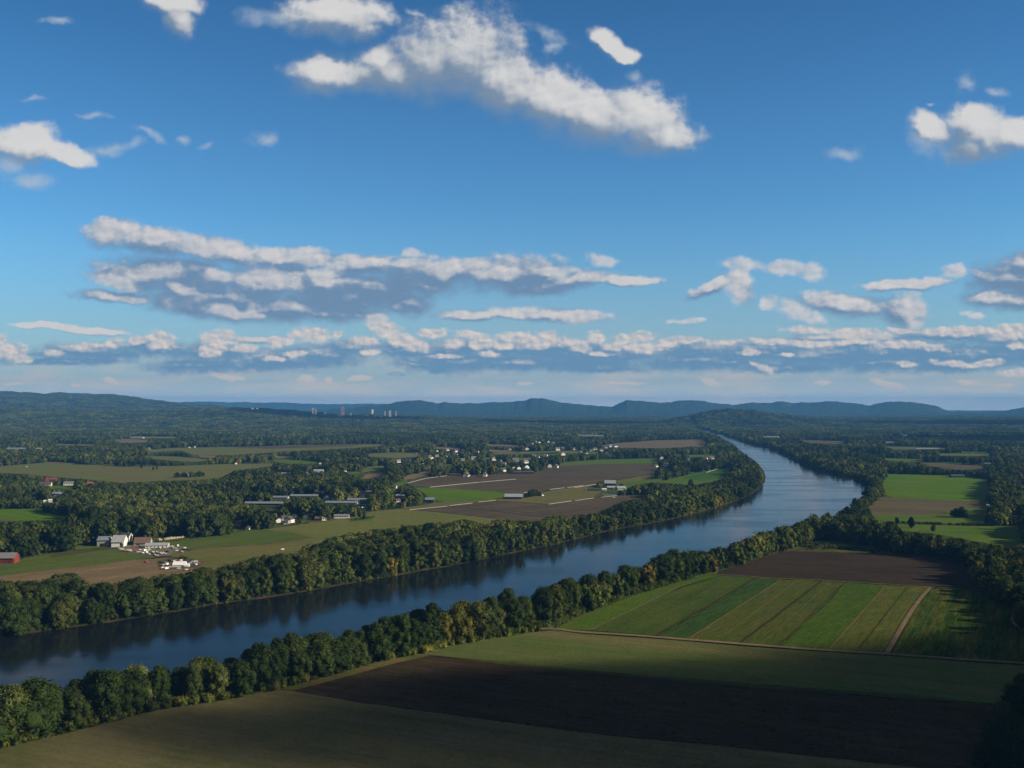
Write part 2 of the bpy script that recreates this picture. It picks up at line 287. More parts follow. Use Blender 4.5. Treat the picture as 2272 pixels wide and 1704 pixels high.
# ------------------------------------------------------------------ terrain
RIDGES = [  # distance, rise in front, fall behind, crest as seen (x, y)
 (12500, 4200, 2500, [(-900, 868), (-200, 866), (0, 869), (60, 871.5), (103, 874), (125, 872), (180, 874), (271, 877), (312, 882.5), (353, 888.5), (393, 892), (445, 897), (500, 902), (560, 907), (650, 915), (800, 925), (1000, 935), (2400, 940)]),
 (8400, 2300, 2500, [(-900, 898), (0, 903), (120, 907), (250, 911), (393, 911), (461, 905), (570, 907), (650, 911), (700, 916), (760, 920), (900, 923), (1000, 926), (1300, 931), (1700, 931), (2000, 929), (2272, 928), (3200, 926)]),
 (22500, 3000, 1400, [(-900, 895), (393, 892), (445, 891), (520, 893), (541, 891.5), (581, 894), (614, 892.6), (690, 895), (758, 896.6), (812, 895.6), (900, 896), (1100, 899), (1325, 901.5), (1400, 904), (2100, 913), (2240, 913), (3200, 912)]),
 (15800, 3000, 2500, [(-900, 930), (560, 925), (700, 912), (800, 902), (866, 896), (882, 891), (899, 888.8), (939, 888.5), (961, 892), (972, 894.7), (985, 892.6), (1021, 894), (1064, 895), (1078, 892.9), (1100, 893.4), (1162, 890.7), (1172, 887), (1181, 883), (1203, 884), (1227, 889.3), (1268, 895.6), (1306, 898.3), (1325, 901.5), (1360, 901.5), (1374, 895), (1390, 888), (1420, 888), (1453, 892), (1488, 892), (1505, 889), (1523, 887), (1548, 889), (1583, 894.7), (1626, 898.8), (1656, 894.7), (1678, 893.4), (1712, 894), (1734, 891), (1756, 894), (1799, 894), (1824, 891), (1848, 890), (1875, 892), (1913, 896), (1927, 898.8), (1957, 893.4), (1981, 890), (2038, 893.4), (2060, 898), (2079, 901.5), (2096, 908), (2111, 914), (2174, 915), (2236, 912.4), (2255, 907), (2272, 904), (2600, 898)]),
 (7300, 800, 1500, [(-900, 960), (1400, 948), (1480, 934), (1545, 919), (1588, 909), (1629, 906.5), (1680, 911), (1753, 921), (1850, 934), (2000, 944), (2200, 952), (3200, 960)]),
]
def terrain(X, Y):
    X = np.asarray(X, float); Y = np.asarray(Y, float); z = np.zeros(np.broadcast(X, Y).shape)
    Ys = np.maximum(Y, 300.0); xp = CX_PX+F_PX*X/Ys
    for D, tf, tb, prof in RIDGES:
        xs_, ys_ = zip(*prof); yt = np.interp(xp, xs_, ys_)
        zt = np.maximum(CAM_Z+(HY_PX-yt)*D/F_PX-(15 if D < 12600 else 0), 0)
        zt = zt+(zt > 40)*(4*np.sin(xp*0.11)+3*np.sin(xp*0.23+1)+2*np.sin(xp*0.47+2))*min(D/16000, 1)
        s = np.where(Y < D, np.clip(1-(D-Y)/tf, 0, 1), np.clip(1-(Y-D)/tb, 0, 1)); s = s*s*(3-2*s)
        z = np.maximum(z, zt*s)
    far = np.clip((Y-6000)/3000, 0, 1)
    z = z+far*(4*np.sin(X*0.0041+Y*0.0013)+5*np.sin(X*0.0017-Y*0.0031)+2.5*np.sin(X*0.011+Y*0.006))*0.8*np.clip(z/60+0.4, 0, 1)
    return z
NX, NY = 1000, 330
rows = np.concatenate((np.linspace(-3500, 400, 14), np.geomspace(520, 25000, NY-14)))
sgrid = np.linspace(-1, 1, NX); sgrid = 0.52*sgrid+0.48*sgrid**3
GX = sgrid[None, :]*(np.abs(rows[:, None])*1.25+1800); GY = np.repeat(rows[:, None], NX, 1)
GZ = terrain(GX, GY)
idx = np.arange(NX*NY).reshape(NY, NX)
GF = np.stack((idx[:-1, :-1], idx[:-1, 1:], idx[1:, 1:], idx[1:, :-1]), -1).reshape(-1, 4)
tag(link('ground', mesh_np('ground', np.stack((GX, GY, GZ), -1), GF, [M_GROUND], smooth=True)), kind='structure')

# the wooded hill the picture is taken from, outside the picture, that rises to the right
def hill_z(X, Y):
    a = np.clip((330-Y)/330, 0, 1)*np.clip((Y+1500)/900, 0, 1)*np.exp(-(np.minimum(X+150, 0)/260)**2)*152
    b = 118*np.exp(-((X-620)/240)**2)*np.clip((480-Y)/330, 0, 1)**0.8*np.clip((Y+900)/600, 0, 1)
    return np.maximum(a*np.clip(1-(X-250)/900, 0, 1), b)
hx, hy = np.meshgrid(np.linspace(-700, 1400, 90), np.linspace(-1600, 520, 90)); hz_ = hill_z(hx, hy)-1.5
hz_ += (np.sin(hx*0.05)*np.cos(hy*0.043)*3+np.sin(hx*0.13+hy*0.09)*1.5)*(hz_ > 6)
ii = np.arange(8100).reshape(90, 90); hf = np.stack((ii[:-1, :-1], ii[:-1, 1:], ii[1:, 1:], ii[1:, :-1]), -1).reshape(-1, 4)
tag(link('hillside', mesh_np('hillside', np.stack((hx, hy, hz_), -1), hf, [M_GROUND], smooth=True)), kind='structure')

# ------------------------------------------------------------------ river and banks
LEFT_BANK = [(-700, 1512), (0, 1414), (108, 1399), (271, 1376), (434, 1349), (500, 1338), (663, 1315), (853, 1281), (1015, 1253), (1208, 1213), (1344, 1180), (1480, 1154), (1588, 1127), (1656, 1102), (1688, 1080), (1698, 1057), (1684, 1034), (1650, 1011), (1614, 987), (1584, 973), (1552, 962), (1525, 956), (1470, 950)]
NEAR_EDGE = [(-500, 1760), (0, 1662), (190, 1616), (352, 1575), (515, 1551), (622, 1530), (744, 1498), (853, 1466), (934, 1452), (1015, 1431), (1100, 1417), (1181, 1403), (1276, 1368), (1398, 1322), (1507, 1290), (1575, 1270), (1650, 1250), (1734, 1222), (1821, 1194)]
RIGHT_BANK = [(1540, 946), (1575, 956), (1602, 964), (1629, 973), (1672, 986), (1715, 996), (1767, 1021), (1808, 1040), (1848, 1051), (1911, 1067), (1932, 1085), (1928, 1108), (1895, 1138), (1850, 1165), (1780, 1190), (1720, 1212)]
def shift_y(x, y, dY):
    X, Y = gp(x, y); return px(X, Y+dY)
for q in reversed([e for e in NEAR_EDGE if e[0] <= 1660]): RIGHT_BANK.append(shift_y(q[0], q[1], 30))
def smooth_line(pts, n=6, jit=0.0, seed=1):
    """Catmull-Rom through world points"""
    P_ = [Vector(p) for p in pts]; out = []; r = random.Random(seed)
    for i in range(len(P_)-1):
        p0 = P_[max(i-1, 0)]; p1 = P_[i]; p2 = P_[i+1]; p3 = P_[min(i+2, len(P_)-1)]
        for k in range(n):
            t = k/n; v = 0.5*((2*p1)+(p2-p0)*t+(2*p0-5*p1+4*p2-p3)*t*t+(-p0+3*p1-3*p2+p3)*t*t*t)
            out.append((v.x+r.uniform(-jit, jit), v.y+r.uniform(-jit, jit)))
    out.append(tuple(P_[-1])); return out
lb = smooth_line([gp(*p) for p in LEFT_BANK], 6, 1.6, 2); rb = smooth_line([gp(*p) for p in RIGHT_BANK], 6, 1.6, 3)
RIVER_W = lb+rb
from mathutils.geometry import tessellate_polygon
def sheet(name, poly, z, m, kind='structure'):
    tri = tessellate_polygon([[Vector((x, y, 0)) for x, y in poly]])
    V_ = [(x, y, z) for x, y in poly]
    F_ = []
    for a, b, c_ in tri:
        A, B, C_ = V_[a], V_[b], V_[c_]
        if (B[0]-A[0])*(C_[1]-A[1])-(B[1]-A[1])*(C_[0]-A[0]) < 0: a, b, c_ = a, c_, b
        F_.append((a, b, c_))
    return tag(link(name, mesh_np(name, V_, F_, [m])), kind=kind)
def water_f(g, t):
    p = pos(g)
    q = g.v('MULTIPLY', p, (0.02, 0.05, 1)); wind = g.noise(q, 0.25, 4, 0.6, 0.8, dim='2D')
    streaks = g.noise(g.v('MULTIPLY', p, (0.004, 0.02, 1)), 1.0, 4, 0.6, 0.6, dim='2D')
    rip = g.noise(g.v('MULTIPLY', p, (0.5, 0.9, 1)), 1.0, 3, 0.6, dim='2D'); big = g.noise(g.v('MULTIPLY', p, (0.06, 0.12, 1)), 1.0, 3, 0.6, dim='2D')
    rough = g.m('ADD', 0.10, g.m('MULTIPLY', g.rng(streaks, 0.45, 0.65), 0.08))
    h = g.m('MULTIPLY', g.m('ADD', g.m('MULTIPLY', rip, 0.25), big), g.rng(wind, 0.3, 0.7, 0.5, 1.3))
    return bsdf(g, t, (0.007, 0.009, 0.010), rough, 0.11, h, 0.25, 0.25, ior=1.33)
M_WATER = mat('river_water', water_f)
sheet('river', RIVER_W, 0.25, M_WATER)
M_MUD = field_mat('bank_soil', (0.032, 0.028, 0.017), (0.022, 0.028, 0.012), (0.065, 0.050, 0.034), 0, 3, 0.3, 0.03)
def ribbon(name, line, offs, zs, m, kind='structure', flip=1):
    """strip along a world line: OFFS sideways distances (left positive) and their heights"""
    L = [Vector(p) for p in line]; V_, F_ = [], []; k = len(offs)
    for i, p in enumerate(L):
        d = (L[min(i+1, len(L)-1)]-L[max(i-1, 0)]); d.normalize(); nrm = Vector((-d.y, d.x))
        for o_, z_ in zip(offs, zs): V_.append((p.x+nrm.x*o_*flip, p.y+nrm.y*o_*flip, z_))
    for i in range(len(L)-1):
        for j in range(k-1):
            a = i*k+j; F_.append((a, a+1, a+k+1, a+k) if flip < 0 else (a, a+k, a+k+1, a+1))
    return tag(link(name, mesh_np(name, V_, F_, [m])), kind=kind)
ribbon('river_bank', lb, (-1.5, 0.0, 1.5, 5.0), (0.1, 0.5, 1.2, 0.2), M_MUD)
ribbon('river_bank', rb, (-1.5, 0.0, 1.5, 5.0), (0.1, 0.5, 1.2, 0.2), M_MUD)

# ------------------------------------------------------------------ fields (outlines as the ground positions they cover)
OPEN = []          # what the picture shows open: no tree may stand in or in front of it
def field(name, poly, m, z=0.35, jit=0.8, n=5, vis=True, openp=None):
    P_ = [gp(*p) for p in poly]; r = random.Random(int(poly[0][0]*7+poly[0][1])); out = []
    for i, p in enumerate(P_):
        q = P_[(i+1) % len(P_)]; L = math.dist(p, q); k = max(1, min(40, int(L/12)))
        for j in range(k):
            t = j/k; e = jit if 0 < j else 0
            out.append((p[0]+(q[0]-p[0])*t+r.uniform(-e, e), p[1]+(q[1]-p[1])*t+r.uniform(-e, e)))
    if vis: OPEN.append(openp or poly)
    return sheet(name, out, z, m)
def ang(p, q):
    a, b = gp(*p), gp(*q); return math.degrees(math.atan2(b[1]-a[1], b[0]-a[0]))
SOIL = ((0.038, 0.029, 0.018), (0.046, 0.036, 0.022), (0.058, 0.046, 0.028))
A1 = ang((1100, 1601), (650, 1537)); A2 = ang((1305, 1401), (1507, 1303)); A3 = ang((1531, 1420), (1734, 1288)); A4 = ang((1965, 1451), (2060, 1307))
grass_tan = field_mat('stubble_grass', (0.105, 0.098, 0.050), (0.070, 0.078, 0.032), (0.140, 0.122, 0.072), A1, 5.0, 0.25, 0.008, streak=30)
soil_dark = field_mat('ploughed_soil', *SOIL, A1, 2.2, 0.5, 0.01)
olive_fld = field_mat('hay_field', (0.088, 0.105, 0.038), (0.070, 0.100, 0.030), (0.120, 0.112, 0.055), A1, 6.0, 0.25, 0.008, streak=40)
field('field', [(-300, 1735), (0, 1664), (190, 1618), (352, 1577), (515, 1553), (622, 1532), (646, 1534), (798, 1561), (961, 1582), (1100, 1601), (1263, 1623), (1412, 1639), (1534, 1650), (1672, 1665), (1943, 1695), (2700, 1780), (1400, 2000), (0, 2100)], grass_tan, 0.35)
field('field', [(648, 1533), (870, 1474), (947, 1456), (1100, 1473), (1263, 1491), (1450, 1507), (1672, 1526), (1835, 1538), (2000, 1551), (2120, 1560), (2600, 1600), (2700, 1778), (1943, 1693), (1672, 1663), (1534, 1648), (1412, 1637), (1263, 1621), (1100, 1599), (961, 1580), (798, 1559)], soil_dark, 0.35)
margin = field_mat('field_margin', (0.075, 0.095, 0.025), (0.10, 0.10, 0.035), (0.14, 0.09, 0.05), A1, 2, 0.3, 0.02)
field('field_margin', [(622, 1530), (744, 1498), (853, 1466), (934, 1452), (950, 1456), (870, 1475), (760, 1505), (648, 1534)], margin, 0.45)
field('field', [(934, 1453), (1015, 1433), (1100, 1418), (1181, 1405), (1230, 1399), (1290, 1407), (1425, 1416), (1561, 1427), (1672, 1437), (1835, 1448), (1998, 1458), (2133, 1469), (2300, 1480), (2700, 1500), (2650, 1600), (2120, 1556), (2000, 1547), (1835, 1534), (1672, 1522), (1450, 1503), (1263, 1487), (1100, 1469), (950, 1455)], olive_fld, 0.35)
ditch = field_mat('ditch_grass', (0.050, 0.065, 0.018), (0.07, 0.075, 0.022), (0.045, 0.04, 0.022), A1, 1.5, 0.5, 0.02)
field('ditch', [(947, 1454), (1100, 1468), (1263, 1485), (1450, 1501), (1672, 1519), (1835, 1531), (2120, 1553), (2120, 1560), (1835, 1539), (1672, 1527), (1450, 1508), (1263, 1492), (1100, 1474)], ditch, 0.6)
dirt = field_mat('dirt_track', (0.20, 0.145, 0.105), (0.165, 0.125, 0.09), (0.13, 0.115, 0.06), A1+0.0, 1.4, 0.35, 0.03, streak=40)
# dirt road between the hay field and the vegetable strips, with its two wheel tracks
ribbon('dirt_road', smooth_line([gp(*p) for p in [(1200, 1397), (1240, 1398), (1290, 1404), (1425, 1413), (1561, 1424), (1700, 1435), (1835, 1445), (1998, 1455), (2133, 1465), (2272, 1474), (2420, 1488)]], 6, 0.2), (-2.6, 0, 2.6), (0.8, 0.95, 0.8), dirt)
OPEN.append([(2225, 1352), (2250, 1352), (2272, 1400), (2290, 1478), (2262, 1470)])
ribbon('dirt_road', smooth_line([gp(*p) for p in [(2300, 1440), (2275, 1405), (2252, 1384), (2249, 1366)]], 6, 0.2), (-2.0, 0, 2.0), (0.8, 0.95, 0.8), dirt)
strips = [
 ('bright', [(1232, 1396), (1276, 1372), (1398, 1325), (1507, 1292), (1560, 1280), (1575, 1275), (1600, 1278), (1507, 1306), (1453, 1330), (1371, 1368), (1309, 1400)], ((0.060, 0.135, 0.014), (0.085, 0.135, 0.022), (0.095, 0.12, 0.03)), A2),
 ('mottled', [(1312, 1399), (1371, 1366), (1453, 1328), (1507, 1304), (1600, 1277), (1675, 1284), (1548, 1361), (1456, 1411)], ((0.062, 0.100, 0.022), (0.085, 0.105, 0.026), (0.045, 0.085, 0.016)), A2+1),
 ('bluegreen', [(1461, 1412), (1552, 1362), (1679, 1284), (1730, 1288), (1700, 1309), (1615, 1362), (1531, 1419)], ((0.040, 0.085, 0.024), (0.038, 0.078, 0.022), (0.055, 0.092, 0.022)), A3-2),
 ('mixed', [(1534, 1419), (1618, 1362), (1703, 1309), (1734, 1288), (1821, 1291), (1726, 1364), (1636, 1430)], ((0.078, 0.100, 0.022), (0.092, 0.098, 0.034), (0.060, 0.095, 0.018)), A3),
 ('weedy', [(1640, 1431), (1730, 1364), (1824, 1291), (1873, 1293), (1835, 1337), (1726, 1437)], ((0.070, 0.098, 0.022), (0.090, 0.100, 0.030), (0.055, 0.085, 0.020)), A3+2),
 ('green', [(1729, 1438), (1837, 1338), (1875, 1293), (1965, 1300), (1835, 1446)], ((0.060, 0.110, 0.016), (0.052, 0.100, 0.016), (0.078, 0.115, 0.022)), A4-6),
 ('yellowish', [(1838, 1446), (1967, 1300), (2060, 1304), (2019, 1356), (1960, 1455)], ((0.095, 0.110, 0.026), (0.080, 0.105, 0.022), (0.12, 0.115, 0.040)), A4-2),
 ('rows', [(1974, 1456), (2026, 1358), (2068, 1306), (2135, 1309), (2250, 1330), (2400, 1380), (2300, 1474), (2133, 1464)], ((0.055, 0.090, 0.018), (0.040, 0.075, 0.016), (0.125, 0.125, 0.030)), A4+1)]
for i, (nm, pl, cs, a_) in enumerate(strips):
    field('crop_strip', pl, openp=(None if nm != 'rows' else [(1974, 1456), (2026, 1358), (2068, 1306), (2135, 1309), (2175, 1314), (2215, 1338), (2240, 1350), (2272, 1440), (2272, 1474), (2133, 1464)]), m=field_mat('crop_'+nm, *[tuple(q*0.82 for q in c3) for c3 in cs], a_, 1.6 if nm != 'rows' else 2.4, 0.45 if nm != 'rows' else 0.8, 0.02, streak=14 if nm not in ('bright', 'mottled') else 3), z=0.35, jit=0.5)
ribbon('dirt_road', [gp(*p) for p in [(1966, 1455), (1990, 1412), (2022, 1357), (2045, 1326), (2064, 1305)]], (-1.6, 0, 1.6), (0.7, 0.8, 0.7), dirt)
soil_line = field_mat('furrow', (0.038, 0.040, 0.020), (0.045, 0.040, 0.022), (0.045, 0.055, 0.02), A3, 1, 0.4, 0.05)
pale_line = field_mat('headland', (0.105, 0.100, 0.042), (0.095, 0.100, 0.034), (0.12, 0.105, 0.055), A3, 1, 0.3, 0.05)
for a_, b_, w_, m_ in [((1457, 1411), (1677, 1284), 1.3, soil_line), ((1530, 1418), (1732, 1288), 0.9, pale_line), ((1638, 1431), (1823, 1291), 1.2, soil_line), ((1725, 1437), (1868, 1300), 0.5, soil_line), ((1838, 1444), (1966, 1300), 0.8, pale_line),
                       ((1310, 1399), (1506, 1304), 1.1, pale_line), ((1590, 1424), (1770, 1289), 0.4, pale_line), ((1900, 1449), (2014, 1304), 0.3, soil_line), ((1685, 1434), (1845, 1292), 0.35, pale_line)]:
    A_, B_ = gp(*a_), gp(*b_); ln = [(A_[0]+(B_[0]-A_[0])*k/14+random.Random(k).uniform(-.35, .35), A_[1]+(B_[1]-A_[1])*k/14) for k in range(15)]
    ribbon('headland' if m_ is pale_line else 'furrow', ln, (-w_, w_), (0.62, 0.62), m_)
field('field', [(1598, 1266), (1650, 1251), (1734, 1224), (1862, 1227), (1992, 1232), (2106, 1241), (2163, 1268), (2175, 1312), (2130, 1307), (2062, 1302), (1824, 1287), (1700, 1282), (1590, 1274)], field_mat('ploughed_brown', (0.034, 0.027, 0.021), (0.042, 0.033, 0.025), (0.052, 0.040, 0.030), ang((1700, 1283), (2062, 1303)), 2.0, 0.4, 0.01), 0.35)
ribbon('headland', [gp(*p) for p in [(1575, 1274), (1700, 1283), (1824, 1288.5), (2062, 1303.5), (2130, 1308)]], (-1.2, 1.2), (0.7, 0.7), pale_line)
scrub = field_mat('scrub_grass', (0.070, 0.085, 0.022), (0.10, 0.09, 0.03), (0.05, 0.065, 0.02), 0, 4, 0.6, 0.03, streak=2)
field('scrub', [(1734, 1222), (1821, 1200), (1870, 1204), (1935, 1215), (1992, 1229), (1862, 1226)], scrub, 0.35, openp=None)
# right bank, farther off
vivid = field_mat('young_grass', (0.068, 0.135, 0.010), (0.085, 0.140, 0.014), (0.056, 0.120, 0.010), ang((1968, 1060), (2195, 1072)), 8, 0.2, 0.006, streak=30)
field('field', [(1962, 1051), (2100, 1055), (2198, 1064), (2184, 1114), (1984, 1106), (1966, 1099), (1958, 1075)], vivid, 0.35)
fallow = field_mat('fallow', (0.100, 0.085, 0.058), (0.085, 0.080, 0.045), (0.12, 0.10, 0.065), ang((1968, 1110), (2180, 1116)), 5, 0.3, 0.01, streak=30)
field('field', [(1954, 1104), (1984, 1105), (2198, 1115), (2190, 1128), (2106, 1130), (2095, 1144), (1938, 1144), (1925, 1125)], fallow, 0.40)
grn2 = field_mat('meadow', (0.070, 0.125, 0.018), (0.090, 0.125, 0.028), (0.055, 0.12, 0.014), 0, 6, 0.3, 0.01, streak=10)
field('field', [(1935, 1143), (2095, 1143), (2106, 1129), (2190, 1127), (2182, 1165), (1985, 1158), (1950, 1160)], grn2, 0.35)
field('field', [(1990, 1164), (2178, 1168), (2262, 1168), (2275, 1210), (2240, 1214), (2150, 1200), (2080, 1186), (2000, 1178)], grn2, 0.35)
field('field', [(1957, 1016), (2045, 1020), (2045, 1026), (2005, 1025), (1960, 1021)], grn2, 0.35)
field('field', [(2040, 1026), (2174, 1032), (2185, 1042), (2120, 1042), (2060, 1034)], fallow, 0.35)
field('field', [(1770, 976), (1880, 979), (1880, 986), (1800, 984)], fallow, 0.35)
field('field', [(1962, 990), (2100, 993), (2100, 997), (1985, 998)], olive_fld, 0.35)
# left bank
tan = field_mat('stubble', (0.165, 0.122, 0.078), (0.140, 0.108, 0.066), (0.190, 0.145, 0.095), ang((0, 1279), (298, 1243)), 4, 0.35, 0.01)
grn3 = field_mat('alfalfa', (0.075, 0.105, 0.026), (0.060, 0.100, 0.022), (0.090, 0.110, 0.034), ang((0, 1260), (266, 1222)), 5, 0.3, 0.008)
field('field', [(-300, 1318), (0, 1279), (298, 1243), (353, 1237), (420, 1240), (450, 1246), (440, 1275), (400, 1296), (300, 1302), (0, 1330)], tan, 0.35, openp=[(-20, 1282), (0, 1279), (298, 1243), (353, 1237), (420, 1240), (450, 1246), (440, 1264), (400, 1276), (339, 1279), (298, 1288), (230, 1298), (170, 1293), (150, 1273), (120, 1275), (95, 1298), (0, 1287)])
field('field', [(-300, 1290), (0, 1240), (28, 1251), (68, 1235), (163, 1222), (266, 1219), (340, 1232), (370, 1238), (298, 1243), (0, 1279), (-300, 1318)], grn3, 0.35, openp=[(0, 1253), (28, 1251), (68, 1235), (163, 1222), (266, 1219), (340, 1232), (370, 1238), (298, 1243), (0, 1279)])
field('field', [(108, 1232), (166, 1222), (240, 1217), (262, 1219), (200, 1226), (120, 1238)], field_mat('garden_soil', (0.09, 0.07, 0.04), (0.075, 0.07, 0.03), (0.06, 0.08, 0.03), 5, 2), 0.5)
field('field', [(163, 1211), (215, 1211), (240, 1215), (166, 1221)], grn2, 0.45)
yard = field_mat('gravel_yard', (0.17, 0.155, 0.135), (0.14, 0.13, 0.11), (0.12, 0.12, 0.08), 0, 2, 0.2, 0.04)
field('yard', [(262, 1214), (300, 1208), (375, 1212), (420, 1214), (395, 1222), (372, 1234), (330, 1234), (262, 1221)], yard, 0.5)
field('yard', [(350, 1245), (380, 1238), (430, 1240), (455, 1250), (440, 1260), (370, 1266), (352, 1258)], field_mat('bare_soil', (0.12, 0.085, 0.06), (0.10, 0.075, 0.055), (0.09, 0.08, 0.05), 0, 2), 0.5)
field('field', [(372, 1203), (412, 1198), (470, 1191), (560, 1176), (640, 1180), (695, 1193), (600, 1206), (418, 1220), (385, 1214)], grn3, 0.37)
olive2 = field_mat('mown_hay', (0.125, 0.120, 0.048), (0.100, 0.112, 0.036), (0.14, 0.11, 0.055), ang((418, 1222), (695, 1194)), 5, 0.3, 0.008)
field('field', [(418, 1221), (600, 1207), (695, 1194), (735, 1197), (770, 1200), (720, 1240), (600, 1262), (500, 1280), (430, 1262), (440, 1250), (392, 1237), (372, 1234), (395, 1222)], olive2, 0.36, openp=[(418, 1221), (600, 1207), (695, 1194), (722, 1199), (700, 1208), (687, 1207), (657, 1230), (587, 1230), (562, 1241), (511, 1251), (475, 1268), (440, 1262), (440, 1250), (392, 1237), (372, 1234), (395, 1222)])
ribbon('dirt_road', [gp(*p) for p in [(430, 1256), (470, 1251), (520, 1247), (560, 1244), (620, 1236)]], (-1.5, 1.5), (0.75, 0.75), tan)
lawn = field_mat('hayfield_light', (0.115, 0.130, 0.042), (0.100, 0.122, 0.036), (0.13, 0.125, 0.05), ang((600, 1190), (1100, 1152)), 6, 0.2, 0.006, streak=30)
field('field', [(573, 1177), (690, 1162), (776, 1149), (825, 1135), (893, 1129), (910, 1132), (1000, 1140), (1100, 1152), (1240, 1162), (1150, 1190), (735, 1230), (690, 1200), (695, 1193), (640, 1181)], lawn, 0.37, openp=[(573, 1177), (690, 1162), (776, 1149), (825, 1135), (893, 1129), (910, 1132), (1000, 1140), (1100, 1152), (1075, 1166), (1042, 1154), (947, 1162), (907, 1170), (866, 1173), (817, 1180), (758, 1186), (722, 1199), (695, 1193), (640, 1181)])
ribbon('headland', [gp(*p) for p in [(418, 1220), (520, 1214), (600, 1206), (695, 1193)]], (-1.2, 1.2), (0.7, 0.7), tan)
soilL = field_mat('tobacco_soil', (0.082, 0.068, 0.048), (0.068, 0.057, 0.042), (0.108, 0.090, 0.064), ang((907, 1132), (1100, 1112)), 3, 0.3, 0.006, streak=30)
field('field', [(907, 1132), (1100, 1112), (1217, 1120), (1317, 1105), (1345, 1101), (1450, 1098), (1560, 1092), (1480, 1130), (1240, 1165), (1100, 1152)], soilL, 0.36, openp=[(907, 1132), (1100, 1112), (1217, 1120), (1317, 1105), (1345, 1101), (1450, 1098), (1440, 1103), (1388, 1111), (1344, 1128), (1331, 1140), (1227, 1145), (1190, 1157), (1100, 1152)])
field('field', [(893, 1077), (930, 1066), (988, 1056), (1100, 1053), (1190, 1048), (1240, 1034), (1330, 1026), (1440, 1022), (1460, 1040), (1442, 1052), (1380, 1062), (1330, 1068), (1310, 1078), (1217, 1087), (1170, 1096), (1120, 1094), (957, 1082)], soilL, 0.36)
field('field', [(918, 1083), (957, 1082), (1100, 1091), (1122, 1095), (1112, 1107), (983, 1114), (960, 1108), (940, 1094)], vivid, 0.40)
field('field', [(983, 1114), (1112, 1106), (1160, 1107), (1217, 1090), (1310, 1078), (1336, 1090), (1318, 1103), (1217, 1119), (1100, 1111), (907, 1131), (893, 1128)], olive2, 0.38)
ribbon('headland', [gp(*p) for p in [(893, 1128.5), (983, 1115), (1100, 1107), (1120, 1106)]], (-2, 2), (0.7, 0.7), tan)
field('field', [(1240, 1034), (1248, 1026), (1330, 1020), (1457, 1017), (1460, 1028), (1330, 1030)], grn2, 0.45)
field('field', [(1338, 1076), (1420, 1066), (1500, 1060), (1560, 1047), (1612, 1038), (1628, 1043), (1620, 1060), (1575, 1077), (1480, 1078), (1420, 1080), (1390, 1090), (1340, 1090)], grn2, 0.36, openp=[(1390, 1072), (1420, 1066), (1500, 1060), (1560, 1047), (1612, 1038), (1624, 1043), (1614, 1058), (1575, 1072), (1534, 1076), (1453, 1070), (1420, 1074), (1390, 1082)])
field('field', [(1512, 1062), (1560, 1048), (1612, 1040), (1618, 1052), (1570, 1068)], field_mat('broccoli_green', (0.035, 0.09, 0.025), (0.05, 0.115, 0.02), (0.045, 0.1, 0.02), ang((1512, 1062), (1612, 1045)), 5, 0.3), 0.5)
field('field', [(1360, 1068), (1440, 1054), (1465, 1052), (1440, 1062), (1380, 1074)], olive2, 0.5)
field('field', [(0, 1130), (90, 1129), (105, 1138), (160, 1149), (150, 1154), (60, 1157), (0, 1152), (-150, 1155), (-150, 1132)], vivid, 0.36)
field('field', [(-100, 1152), (0, 1152), (60, 1157), (0, 1160), (-100, 1166)], fallow, 0.40)
far_olive = field_mat('pasture', (0.105, 0.125, 0.042), (0.125, 0.115, 0.055), (0.090, 0.120, 0.034), ang((0, 1050), (400, 1050)), 14, 0.2, 0.003, streak=20)
field('field', [(-200, 1032), (0, 1035), (60, 1030), (110, 1026), (150, 1026), (190, 1031), (290, 1036), (400, 1034), (488, 1030), (600, 1029), (612, 1033), (560, 1040), (520, 1045), (488, 1061), (420, 1066), (340, 1068), (271, 1072), (190, 1064), (110, 1058), (54, 1052), (0, 1050), (-200, 1056)], far_olive, 0.36)
field('field', [(150, 1027), (190, 1032), (144, 1029), (90, 1028), (110, 1025)], tan, 0.6, vis=False)
field('field', [(325, 999), (380, 994), (600, 990), (640, 988), (804, 986), (860, 986), (860, 989), (800, 993), (740, 997), (640, 1001), (515, 1010), (430, 1010), (400, 1000), (330, 1004)], far_olive, 0.36)
field('field', [(500, 992), (690, 988), (804, 986), (780, 990), (600, 996)], soilL, 0.6, vis=False)
field('field', [(612, 1012), (652, 1013), (650, 1018), (615, 1017)], tan, 0.5)
field('field', [(608, 1019), (700, 1024), (708, 1029), (640, 1030), (606, 1024)], grn2, 0.5)
field('field', [(815, 1007), (870, 1004), (934, 1005), (930, 1013), (880, 1017), (815, 1013)], far_olive, 0.4)
field('field', [(806, 1040), (850, 1031), (853, 1040), (830, 1045), (800, 1049)], far_olive, 0.4)
field('field', [(812, 1053), (840, 1049), (868, 1049), (855, 1056), (820, 1062), (798, 1064)], tan, 0.4)
field('field', [(770, 1046), (800, 1047), (800, 1052), (760, 1052)], grn2, 0.4)
field('field', [(890, 1062), (905, 1055), (940, 1047), (962, 1042), (955, 1052), (920, 1062), (893, 1067)], tan, 0.4)
field('field', [(868, 1078), (890, 1066), (904, 1066), (896, 1077), (880, 1081)], grn2, 0.4)
field('field', [(1330, 990), (1371, 983), (1461, 977), (1556, 975), (1572, 984), (1560, 990), (1466, 995), (1380, 994)], field_mat('far_soil', (0.135, 0.105, 0.075), (0.115, 0.09, 0.068), (0.15, 0.12, 0.08), 0, 8, 0.2, 0.004), 0.4)
field('field', [(1082, 986), (1152, 988), (1152, 991), (1080, 990)], tan, 0.4)
field('field', [(1080, 998), (1150, 1000), (1152, 1004), (1082, 1002)], tan, 0.4)
field('field', [(1085, 1004), (1290, 1000), (1290, 1006), (1100, 1008)], far_olive, 0.4)
